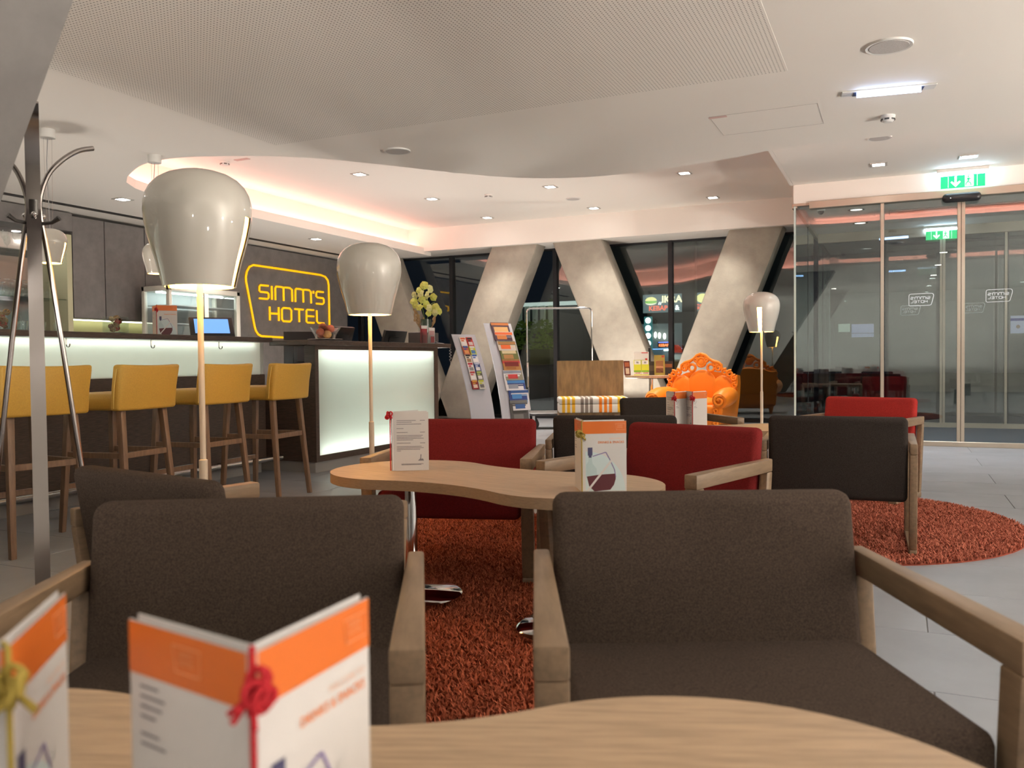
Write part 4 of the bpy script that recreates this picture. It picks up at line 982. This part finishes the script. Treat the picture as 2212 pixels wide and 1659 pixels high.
# ================================================================== COAT STAND
t = thing('coat_stand', 'steel coat stand with curved hook arms at the left edge', 'coat stand', (-2.605, 1.912, 0), 0)
STAND = mat('stand_steel', (.36, .33, .32), .16, 1.)
prof = [(.245, 0), (.20, .30), (.14, .68), (.085, 1.08), (.045, 1.36), (.022, 1.50), (.022, 1.56), (.05, 1.64), (.10, 1.70), (.16, 1.745), (.215, 1.765)]
prof = catmull(prof, 4)
for k, az in enumerate((-36.5, 83.5, 203.5)):
    u = Vector((cos(R(az)), sin(R(az)), 0)); v = Vector((-u.y, u.x, 0)); P = [u * r + Vector((0, 0, z)) for r, z in prof]
    if k == 0: B().bar([u * r * (1 if z < 1.5 else .45) + Vector((0, 0, z if z < 1.6 else z + (z - 1.6) * .5)) for r, z in prof], v, .043, .012).obj('leg_arm', STAND, t, 40)
    else: B().tube(P, .0085, 10).obj('leg_arm', STAND, t)
    B().ball(tuple(u * .030 + Vector((0, 0, 1.50))), .009, 10).obj('bolt', CHROME, t)
    u2 = Vector((cos(R(az + 60)), sin(R(az + 60)), 0))
    B().tube([u2 * .0 + Vector((0, 0, 1.47)), u2 * .06 + Vector((0, 0, 1.475)), u2 * .085 + Vector((0, 0, 1.49))], [.006, .006, .009], 8).obj('peg', DSTEEL, t)
B().lathe([(0, 1.44), (.02, 1.44), (.02, 1.55), (0, 1.55)], 14).obj('hub', DSTEEL, t)

# ================================================================== FAR GROUP
# orange ornate armchair (faces -y)
t = thing('ornate_armchair', 'orange plastic baroque armchair with scrolled crest and rolled arms', 'armchair', (-2.50, 11.55, 0), R(-8))
def puff(c, r, sc, name, seg=24, rot=None): return B().ball(c, r, seg, sc, rot).obj(name, ORG, t, 60)
B().hexa([(-.36, -.38, .10), (.36, -.38, .10), (.40, .30, .10), (-.40, .30, .10), (-.42, -.42, .40), (.42, -.42, .40), (.44, .32, .40), (-.44, .32, .40)], .05, 4).obj('seat_skirt', ORG, t)
puff((0, -.06, .40), 1, (.36, .36, .10), 'seat_cushion')
out = [(-.44, .20), (-.47, .50), (-.475, .70), (-.465, .79), (-.40, .775), (-.33, .79), (-.26, .82), (-.13, .835), (0, .84), (.13, .835), (.26, .82), (.33, .79), (.40, .775), (.465, .79), (.475, .70), (.47, .50), (.44, .20)]
b = B().prism_m(out, .13, Matrix.Translation((0, .23, 0)) @ Matrix.Rotation(R(-6), 4, 'X')); bmesh.ops.triangulate(b.bm, faces=[f for f in b.bm.faces if len(f.verts) > 4]); b.obj('backrest', ORG, t, 40)
for x, wx, zz, hz in ((0, .235, .56, .30), (-.29, .17, .53, .25), (.29, .17, .53, .25)): puff((x, .235, zz), 1, (wx, .055, hz), 'back_cushion')
def scroll(cx, cz, r, turns, sg, y=.17, th=.022, n=22):
    return [(cx + sg * r * (1 - .75 * i / n) * cos(turns * 2 * pi * i / n + 1.2), y, cz + r * (1 - .75 * i / n) * sin(turns * 2 * pi * i / n + 1.2)) for i in range(n + 1)]
for sg in (-1, 1):
    for cx, cz, r, tn in ((.405, .80, .05, 1.3), (.335, .825, .045, 1.3), (.462, .74, .045, 1.2), (.47, .64, .042, 1.2), (.468, .55, .04, 1.2), (.245, .88, .045, 1.4), (.195, .935, .035, -1.3), (.075, .995, .038, 1.3)):
        B().tube(scroll(sg * cx, cz, r, tn, sg, y=.19 + .0 * r), .018, 8).obj('crest_scroll', ORG, t, 60)
    B().torus((sg * .135, .20, .885), .048, .019).obj('crest_ring', ORG, t, 60)
    B().tube([(0, .19, 1.075), (sg * .06, .19, 1.055), (sg * .115, .19, 1.005), (sg * .165, .19, .975), (sg * .24, .19, .955), (sg * .285, .19, .92), (sg * .295, .19, .85)], [.022, .022, .02, .024, .022, .022, .016], 8).obj('crest_leaf', ORG, t, 60)
    for q in range(6): B().ball((sg * (.475 - .004 * q), .185, .48 - .045 * q), .022, 8).obj('bead', ORG, t, 60)
    # arms
    M = Matrix.Rotation(0, 3, 'X')
    B().tube([(sg * .40, .24, .50), (sg * .44, .05, .51), (sg * .47, -.18, .50), (sg * .47, -.38, .47), (sg * .465, -.43, .455)], [.10, .115, .125, .12, .10], 18).obj('armrest', ORG, t, 60)
    B().hexa([(sg * .40 - .06, -.40, .14), (sg * .40 + .06, -.40, .14), (sg * .40 + .06, .25, .14), (sg * .40 - .06, .25, .14), (sg * .45 - .07, -.40, .46), (sg * .45 + .07, -.40, .46), (sg * .42 + .07, .25, .46), (sg * .42 - .07, .25, .46)], .03, 3).obj('side_panel', ORG, t)
    B().tube([(sg * .465 + .075 * (1 - .7 * i / 20) * cos(2.6 * pi * i / 20 + 1), -.445, .455 + .075 * (1 - .7 * i / 20) * sin(2.6 * pi * i / 20 + 1)) for i in range(21)], .018, 8).obj('arm_scroll', ORG, t, 60)
    for q in range(4): B().torus((sg * .42, -.43, .33 - .055 * q), .024, .012, None, 12, 6).obj('front_ornament', ORG, t, 60)
    for yy in (-.36, .26): B().lathe([(0, 0), (.022, 0), (.03, .04), (.04, .09), (.05, .14)], 14, (sg * .38, yy, 0)).obj('leg', ORG, t, 60)
puff((0, .20, .955), .05, (1, .6, 1.3), 'crest_shell', 14); B().torus((0, .19, .96), .06, .018).obj('crest_ring', ORG, t, 60); puff((0, .20, 1.05), .035, (1.3, .7, .8), 'crest_shell', 12)
# striped bench with plywood back
BN = Rz(R(24.5))
t = thing('bench', 'bench with a plywood back and a striped cushion', 'bench', (-3.82, 11.0, 0), R(24))
def stripes():
    m = mat('striped_cloth', (.72, .70, .64), .85); nt = m.node_tree; b = nt.nodes['Principled BSDF']
    tc = nt.nodes.new('ShaderNodeTexCoord'); sp = nt.nodes.new('ShaderNodeSeparateXYZ'); mr = nt.nodes.new('ShaderNodeMapRange')
    mr.inputs[1].default_value = -.47; mr.inputs[2].default_value = .47; rp = nt.nodes.new('ShaderNodeValToRGB'); rp.color_ramp.interpolation = 'CONSTANT'
    W_, Y_, G_, O_ = (.72, .70, .64, 1), (.74, .42, .02, 1), (.24, .20, .17, 1), (.80, .22, .01, 1)
    L_ = []
    for c0, c_ in ((.05, Y_), (.12, Y_), (.19, Y_), (.31, G_), (.375, G_), (.44, G_), (.57, O_), (.64, O_), (.71, O_), (.83, Y_), (.90, Y_)): L_ += [(c0, c_), (c0 + .042, W_)]
    e = rp.color_ramp.elements; e[0].position = 0; e[0].color = W_; e[1].position = L_[0][0]; e[1].color = L_[0][1]
    for p, c_ in L_[1:]:
        q = e.new(p); q.color = c_
    nt.links.new(tc.outputs['Object'], sp.inputs[0]); nt.links.new(sp.outputs[0], mr.inputs[0]); nt.links.new(mr.outputs[0], rp.inputs[0]); nt.links.new(rp.outputs[0], b.inputs['Base Color']); return m
STR = stripes()
PLY = mat('plywood', (.22, .135, .055), .5, noise=(6, .7, (3, 3, .7)))
B().b2((-.46, .16, .10), (.46, .19, 1.0)).obj('back_panel', PLY, t, 0)
B().b2((-.465, -.40, .42), (.465, .14, .51), .03, 4).obj('cushion', STR, t); B().b2((-.46, -.40, .31), (.46, .14, .42), .012, 3).obj('lower_cushion', STR, t)
B().b2((-.46, -.36, .06), (-.40, .16, .305), .004, 1).obj('end_panel', PLY, t); B().b2((.40, -.36, .06), (.46, .16, .305), .004, 1).obj('end_panel', PLY, t)
B().b2((-.40, -.30, .20), (.40, .16, .305)).obj('seat_box', PLY, t, 0)
for x in (-.43, .43): B().b2((x - .03, -.36, 0), (x + .03, .16, .06)).obj('foot', STEEL, t, 0)
# brochure table with leaflets
t = thing('high_table', 'round high table holding travel brochures behind the bench', 'table', (-3.25, 11.98, 0))
B().lathe([(0, .742), (.36, .742), (.37, .747), (.37, .775), (.365, .78), (0, .78)], 48).obj('tabletop', OAK, t, 40); B().lathe([(0, .02), (.03, .02), (.03, .73), (0, .73)], 20).obj('column', CHROME, t)
B().lathe([(0, .73), (.2, .73), (.2, .742), (0, .742)], 24).obj('mounting_plate', BLK, t); B().lathe([(0, .025), (.03, .025), (.22, .012), (.22, 0), (0, 0)], 36).obj('base_plate', CHROME, t)
rz = R(20)
def bt(u, v, wd, ht, cols, label, tilt=8, extra=0.):
    p = Vector((-3.25, 11.98, .781)) + Rz(rz) @ Vector((u, v, 0)); brochure(tuple(p), rz + R(extra), wd, ht, cols, label, tilt, 'brochures on the high table', .012)
bt(-.335, -.07, .10, .21, ['#6a3028', (.6, .9, '#b06040', .1, .9), (.1, .5, '#d8c0a8', .2, .8)], 'dark red leaflet at the left end of the high table', 8, 30)
bt(-.20, -.13, .105, .22, ['#d8d838', (.72, .97, '#e8e8e4', .08, .92), (.78, .9, '#5c6058', .35, .65), (.22, .32, '#7ab030'), (.06, .20, '#e8e0d8'), (.12, .18, '#c03028', .2, .9)], 'yellow leaflet on the high table, left of the pair')
bt(-.09, -.13, .105, .22, ['#d8d838', (.72, .97, '#e8e8e4', .08, .92), (.78, .9, '#5c6058', .35, .65), (.22, .32, '#7ab030'), (.06, .20, '#e8e0d8'), (.12, .18, '#c03028', .2, .9)], 'yellow leaflet on the high table, right of the pair')
bt(-.135, -.05, .21, .34, ['#e9e6e2', (.94, .98, '#d05050', .5, .95), (.45, .65, '#3f5fae'), (.2, .45, '#b89870'), (.62, .72, '#c03038', .75, .9)], 'big white travel brochure with a blue photo on the high table')
bt(.115, -.12, .15, .29, ['#a8923c', (.12, .72, '#c88a60', .15, .85), (.45, .70, '#e0b060', .15, .85), (.12, .35, '#7c4038', .15, .85), (.88, .98, '#b04030', .7, .95)], 'golden city leaflet on the high table')
bt(.245, -.06, .13, .20, ['#3a2a22', (.55, .8, '#a06030', .1, .9), (.1, .4, '#2a2a2a', .1, .9)], 'dark leaflet at the right end of the high table')
bt(.02, -.02, .12, .20, ['#4a4038', (.3, .7, '#6a5a48', .1, .9)], 'dark leaflet between the white and golden brochures')
tag(B().b2((-3.33, 12.13, .781), (-3.30, 12.17, 1.18), .004, 1).obj('card_holder_rod', BLK), 'black upright rod behind the brochures on the high table', 'rod')
# luggage cart
t = thing('luggage_cart', 'chrome hotel luggage cart by the dark window', 'luggage cart', (-4.55, 11.75, 0), R(24.5))
def loop(pts, r=.014): return B().tube(catmull(pts, 4), r, 8)
x0, x1 = -.50, .46
b = B().tube([(x0, 0, .25), (x0, 0, 1.72)] + [(x0 + .06 - .06 * cos(a), 0, 1.72 + .06 * sin(a)) for a in (.4, .8, 1.2, 1.57)] + [(x1 - .06, 0, 1.78)] + [(x1 - .06 + .06 * sin(a), 0, 1.72 + .06 * cos(a)) for a in (.4, .8, 1.2, 1.57)] + [(x1, 0, .25)], .014, 10)
b.obj('hanger_frame', CHROME, t)
for xx in (x0, x1):
    P = [(xx, -.24, .30), (xx, -.24, .93), (xx, -.22, .97), (xx, -.18, .985), (xx, .18, .985), (xx, .22, .97), (xx, .24, .93), (xx, .24, .30)]
    B().tube(P, .013, 8).obj('push_handle', CHROME, t)
    for yy in (-.24, .24): B().lathe([(0, 0), (.018, 0), (.018, .12), (0, .12)], 12, (xx, yy, .50)).obj('grip', BLK, t)
P = [(x0, -.24, .30), (x0, -.24, .25), (x0 + .05, -.24, .235), (x1 - .05, -.24, .235), (x1, -.24, .25), (x1, -.24, .30)]
for sg in (-1, 1): B().tube([(a, sg * .24, c) for a, _, c in P], .013, 8).obj('side_rail', CHROME, t)
B().b2((x0, -.24, .20), (x1, .24, .228), .006, 1).obj('deck', mat('grey_deck', (.10, .10, .10), .8), t)
for xx in (x0 + .08, x1 - .08):
    for yy in (-.18, .18):
        B().tube([(xx, yy - .015, .08), (xx, yy + .015, .08)], .08, 18).obj('wheel', BLK, t); B().b2((xx - .02, yy - .025, .08), (xx + .02, yy + .025, .2)).obj('fork', CHROME, t, 0)
# brochure stands: curved metal sheets
WMET = mat('pale_blue_metal', (.52, .55, .62), .4)
def stand(x, y, rz, h, wd, label, lean):
    t = thing('brochure_stand', label, 'brochure stand', (x, y, 0), R(rz), 'curved metal brochure stands')
    n = 14; pr = [(-.05 - lean * ((i / n) ** 1.7) * -1, h * i / n) for i in range(n + 1)]
    b = B(); V = []
    for yy, z in pr: V += [(-wd / 2, yy, z), (wd / 2, yy, z), (wd / 2, yy + .012, z), (-wd / 2, yy + .012, z)]
    F = [(0, 1, 2, 3), tuple(4 * n + k for k in (3, 2, 1, 0))]
    for i in range(n):
        for k in range(4): F.append((4 * i + k, 4 * i + (k + 1) % 4, 4 * i + 4 + (k + 1) % 4, 4 * i + 4 + k))
    b.add(V, F); b.obj('sheet', WMET, t, 40)
    B().b2((-wd / 2, -.12, 0), (wd / 2, .35, .012), .003, 1).obj('foot_plate', WMET, t)
    return t, (lambda z: -.05 + lean * ((z / h) ** 1.7))
def on_stand(t, fn, u, z, wd, ht, cols, label, grp, cat='leaflet'):
    y0 = fn(z) - .022; sl = math.degrees(math.atan((fn(z + ht) - fn(z)) / ht))
    p = Vector(t.location) + Rz(t.rotation_euler.z) @ Vector((u, y0, z)); brochure(tuple(p), t.rotation_euler.z, wd, ht, cols, label, sl, grp, .01, cat)
    b = B().b2((u - wd / 2 - .004, y0 - .012, z - .006), (u + wd / 2 + .004, y0 + .018, z - .001)); b.obj('pocket_ledge', CGL, t, 0)
s1, f1 = stand(-4.62, 9.25, 72, 1.34, .40, 'curved pale metal stand of small leaflets beside the reception', .36)
pal = [('#e8e4e0', '#d86838', '#f0f0f0'), ('#c83030', '#202020', '#e0d0d0'), ('#c06040', '#3058a8', '#e0a060'), ('#c8d040', '#e8e8e8', '#4878b0'), ('#e8e4d8', '#404040', '#a08060'), ('#e8ecf0', '#3868c0', '#f0f0f0'),
       ('#e8e8e8', '#c03040', '#909090'), ('#304888', '#c0c8e0', '#e0e0e0'), ('#e0dcd8', '#c04848', '#f0f0f0'), ('#606058', '#b0c060', '#e0e0e0'), ('#902830', '#d8a040', '#e0d0c0'), ('#d0d0c8', '#c8d040', '#707070')]
rows = ['top', 'second', 'third', 'fourth', 'fifth', 'lowest']
for i in range(12):
    r_, c_ = divmod(i, 2); a_, b_, d_ = pal[i]
    on_stand(s1, f1, -.06 + .115 * c_, 1.19 - .105 * r_, .10, .125 if r_ < 5 else .12, [a_, (.75, .95, b_, .1, .9), (.15, .5, d_, .15, .85), (.55, .68, b_, .15, .6)], 'small leaflet in the %s row of the curved stand, %s column' % (rows[r_], ('left', 'right')[c_]), 'leaflets on the curved stand')
s2, f2 = stand(-4.45, 9.85, 58, 1.50, .42, 'taller pale metal stand of large brochures behind the first stand', .45)
big = [('#4a3040', '#c87838', '#e0b070', 'night photo brochure at the top of the taller stand'), ('#c8c0b8', '#e06830', '#8890a0', 'grey brochure with an orange bar on the taller stand'), ('#6a7040', '#b08050', '#d8c8a0', 'green food brochure on the taller stand'),
       ('#b08048', '#a06838', '#7a2a28', 'tan brochure on the taller stand'), ('#8a8a78', '#c04040', '#d0d0c8', 'grey and red brochure on the taller stand'), ('#e0e0e4', '#9098a8', '#f0f0f0', 'white brochure sheets on the taller stand'),
       ('#2a4488', '#4888c8', '#1c2c60', 'blue brochure on the taller stand'), ('#d8d8dc', '#2c5898', '#80a8d0', 'white brochure with a blue building on the taller stand'), ('#4a4a4a', '#707070', '#303030', 'dark brochure at the foot of the taller stand')]
for i, (a_, b_, d_, l) in enumerate(big):
    z = 1.27 - .128 * i
    on_stand(s2, f2, (.02, .04, .05, .05, .05, .03, .06, .09, .05)[i], z, .27, .27 if i not in (3,) else .15, [a_, (.84, .97, b_), (.35, .75, d_, .1, .9), (.08, .3, b_, .15, .7)], l, 'large brochures on the taller stand', 'brochure')

# ================================================================== OUTSIDE (night street)
struct(B().b2((-40, YG + .1, -.1), (30, 60, -.03)).obj('floor_street', ASPH, smooth=0))
kb = thing('kebab_shop', 'lit kebab snack shop across the street behind the window', 'shop', (-6.0, 24.0, 0))
B().b2((-3, .6, 0), (4, .8, 5.0)).obj('facade', mat('night_facade', (.05, .055, .06), .8), kb, 0)
B().b2((-.85, .25, .95), (.62, .5, 2.05)).obj('shop_interior', mat('shop_interior', (.25, .28, .28), .7, emit=((.35, .5, .5), .10)), kb, 0)
sg = B().b2((-.72, -.05, 2.36), (1.6, .05, 2.88)).obj('sign_board', mat('kebab_board', (.16, .19, .20), .5, emit=((.40, .52, .52), .30)), kb, 0)
YT = glow('yellow_letters', (1, .85, .45), 1.5); RT = glow('red_letters', (1, .20, .12), 1.1); WT = glow('white_letters', (1, 1, .95), 1.6)
def outs(txt, size, m, x, z, y=-.06, par=None, nm='lettering'):
    o = place(nm, text_mesh(nm, txt, size, m, 'LEFT', size * .03), par or sg, (x, y, z)); return o
outs('IKRA', .27, YT, -.17, 2.64); flat([[(-.27, 2.58), (-.245, 2.66), (-.225, 2.66), (-.24, 2.58)], [(-.22, 2.58), (-.195, 2.66), (-.175, 2.66), (-.19, 2.58)]], -.06).obj('quote_mark', WT, sg, 0); outs('KEBAP', .19, RT, -.55, 2.42); outs('&', .19, WT, .22, 2.42); outs('BURGER', .19, RT, .42, 2.42)
flat([ell(-.48, 2.70, .17, .11, 20, 0, 180)], -.062).obj('bun_picture', glow('bun_yellow', (.95, .85, .35), 1.0), sg, 0); flat([ell(-.48, 2.66, .18, .04)], -.064).obj('filling_picture', glow('salad_green', (.35, .7, .15), .8), sg, 0); flat([ell(-.48, 2.64, .16, .06, 20, 180, 360)], -.063).obj('lower_bun_picture', glow('bun_pale', (1, .92, .7), 1.0), sg, 0)
flat([ell(1.0, 2.72, .17, .13)], -.062).obj('bun_picture', glow('bun_yellow', (.95, .85, .35), 1.0), sg, 0)
mc = B().b2((-.70, -.02, 1.0), (-.46, .02, 2.25)).obj('menu_column', mat('menu_column', (.05, .15, .15), .5, emit=((.1, .35, .35), .4)), kb, 0)
for k in range(5): flat([ell(-.58, 2.14 - .22 * k, .085, .085)], -.03).obj('dish_picture', glow('dish_white' if k < 4 else 'dish_green', (1, 1, .92) if k < 4 else (.5, .9, .6), 2.2 if k < 4 else .8), mc, 0)
for x, z in ((-.40, 1.72), (-.28, 1.70), (-.13, 1.68)):
    B().ball((x, .1, z), .055, 12, (.8, .5, 1.7)).obj('lamp_globe', glow('shop_lamp', (1, .95, .8), 4), kb, 0)
nb = B().b2((-.30, -.01, 1.36), (.04, .01, 1.52)).obj('neon_board', BLK, kb, 0); outs('KEBAP', .10, glow('neon_red', (1, .16, .05), 3.5), -.27, 1.385, -.02, nb); flat([[(-.28, 1.49), (.02, 1.49), (.02, 1.51), (-.28, 1.51)]], -.02).obj('neon_line', glow('neon_blue', (.15, .2, 1), 3), nb, 0)
B().tube([(-.15, .1, 1.28), (.45, .1, 1.28)], .025, 8).obj('tube_lamp', glow('tube_white', (.8, 1, .95), 4), kb); B().tube([(-.5, .1, 1.31), (.9, .1, 1.31)], .012, 6).obj('tube_lamp', glow('neon_blue2', (.2, .4, 1), 2), kb)
B().b2((-.85, .05, 0), (.9, .3, .95)).obj('counter_front', mat('shop_counter', (.10, .11, .11), .5), kb, 0); B().hexa([(.1, 0, 1.2), (.5, 0, 1.2), (.5, .2, 1.2), (.1, .2, 1.2), (.1, 0, 1.42), (.25, 0, 1.42), (.25, .2, 1.42), (.1, .2, 1.42)]).obj('red_screen', mat('red_board', (.4, .03, .02), .5, emit=((.8, .08, .04), .35)), kb, 0)
tag(B().b2((-5.48, 23.5, 0), (-5.12, 23.8, 5)).obj('street_post', mat('post_dark', (.03, .035, .04), .6), smooth=0), 'dark post hiding part of the kebab shop sign', 'post')
# hedge and pavilion on the other side, night light put in as own glow
t = thing('lit_hedge', 'night-lit green hedge seen through the window beside the luggage cart', 'hedge', (-8.9, 20.0, 0))
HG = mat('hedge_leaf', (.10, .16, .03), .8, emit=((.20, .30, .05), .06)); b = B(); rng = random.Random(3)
for k in range(900):
    p = Vector((rng.uniform(-1.2, .95), rng.uniform(-.3, .3), rng.uniform(1.3, 2.05))); a = rng.uniform(0, 6.28); s_ = rng.uniform(.04, .09); q = Rz(a) @ Rx(rng.uniform(-1, 1))
    b.add([tuple(p + q @ Vector(v)) for v in ((-s_, 0, 0), (0, 0, -s_ * .5), (s_, 0, 0), (0, 0, s_ * .5))], [(0, 1, 2, 3)])
o = b.obj('foliage', HG, t, 0); o['kind'] = 'stuff'
B().b2((-1.2, -.25, 0), (.95, .25, 1.3)).obj('trough', mat('trough_dark', (.04, .045, .045), .7), t, 0)
t = thing('street_pavilion', 'pale slatted pavilion behind the lit hedge outside', 'building', (-9.6, 23.0, 0))
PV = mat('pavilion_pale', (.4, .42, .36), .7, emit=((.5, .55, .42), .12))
for k in range(7): B().b2((-1.2 + .25 * k, 0, 1.9), (-1.06 + .25 * k, .08, 2.62)).obj('slat', PV, t, 0)
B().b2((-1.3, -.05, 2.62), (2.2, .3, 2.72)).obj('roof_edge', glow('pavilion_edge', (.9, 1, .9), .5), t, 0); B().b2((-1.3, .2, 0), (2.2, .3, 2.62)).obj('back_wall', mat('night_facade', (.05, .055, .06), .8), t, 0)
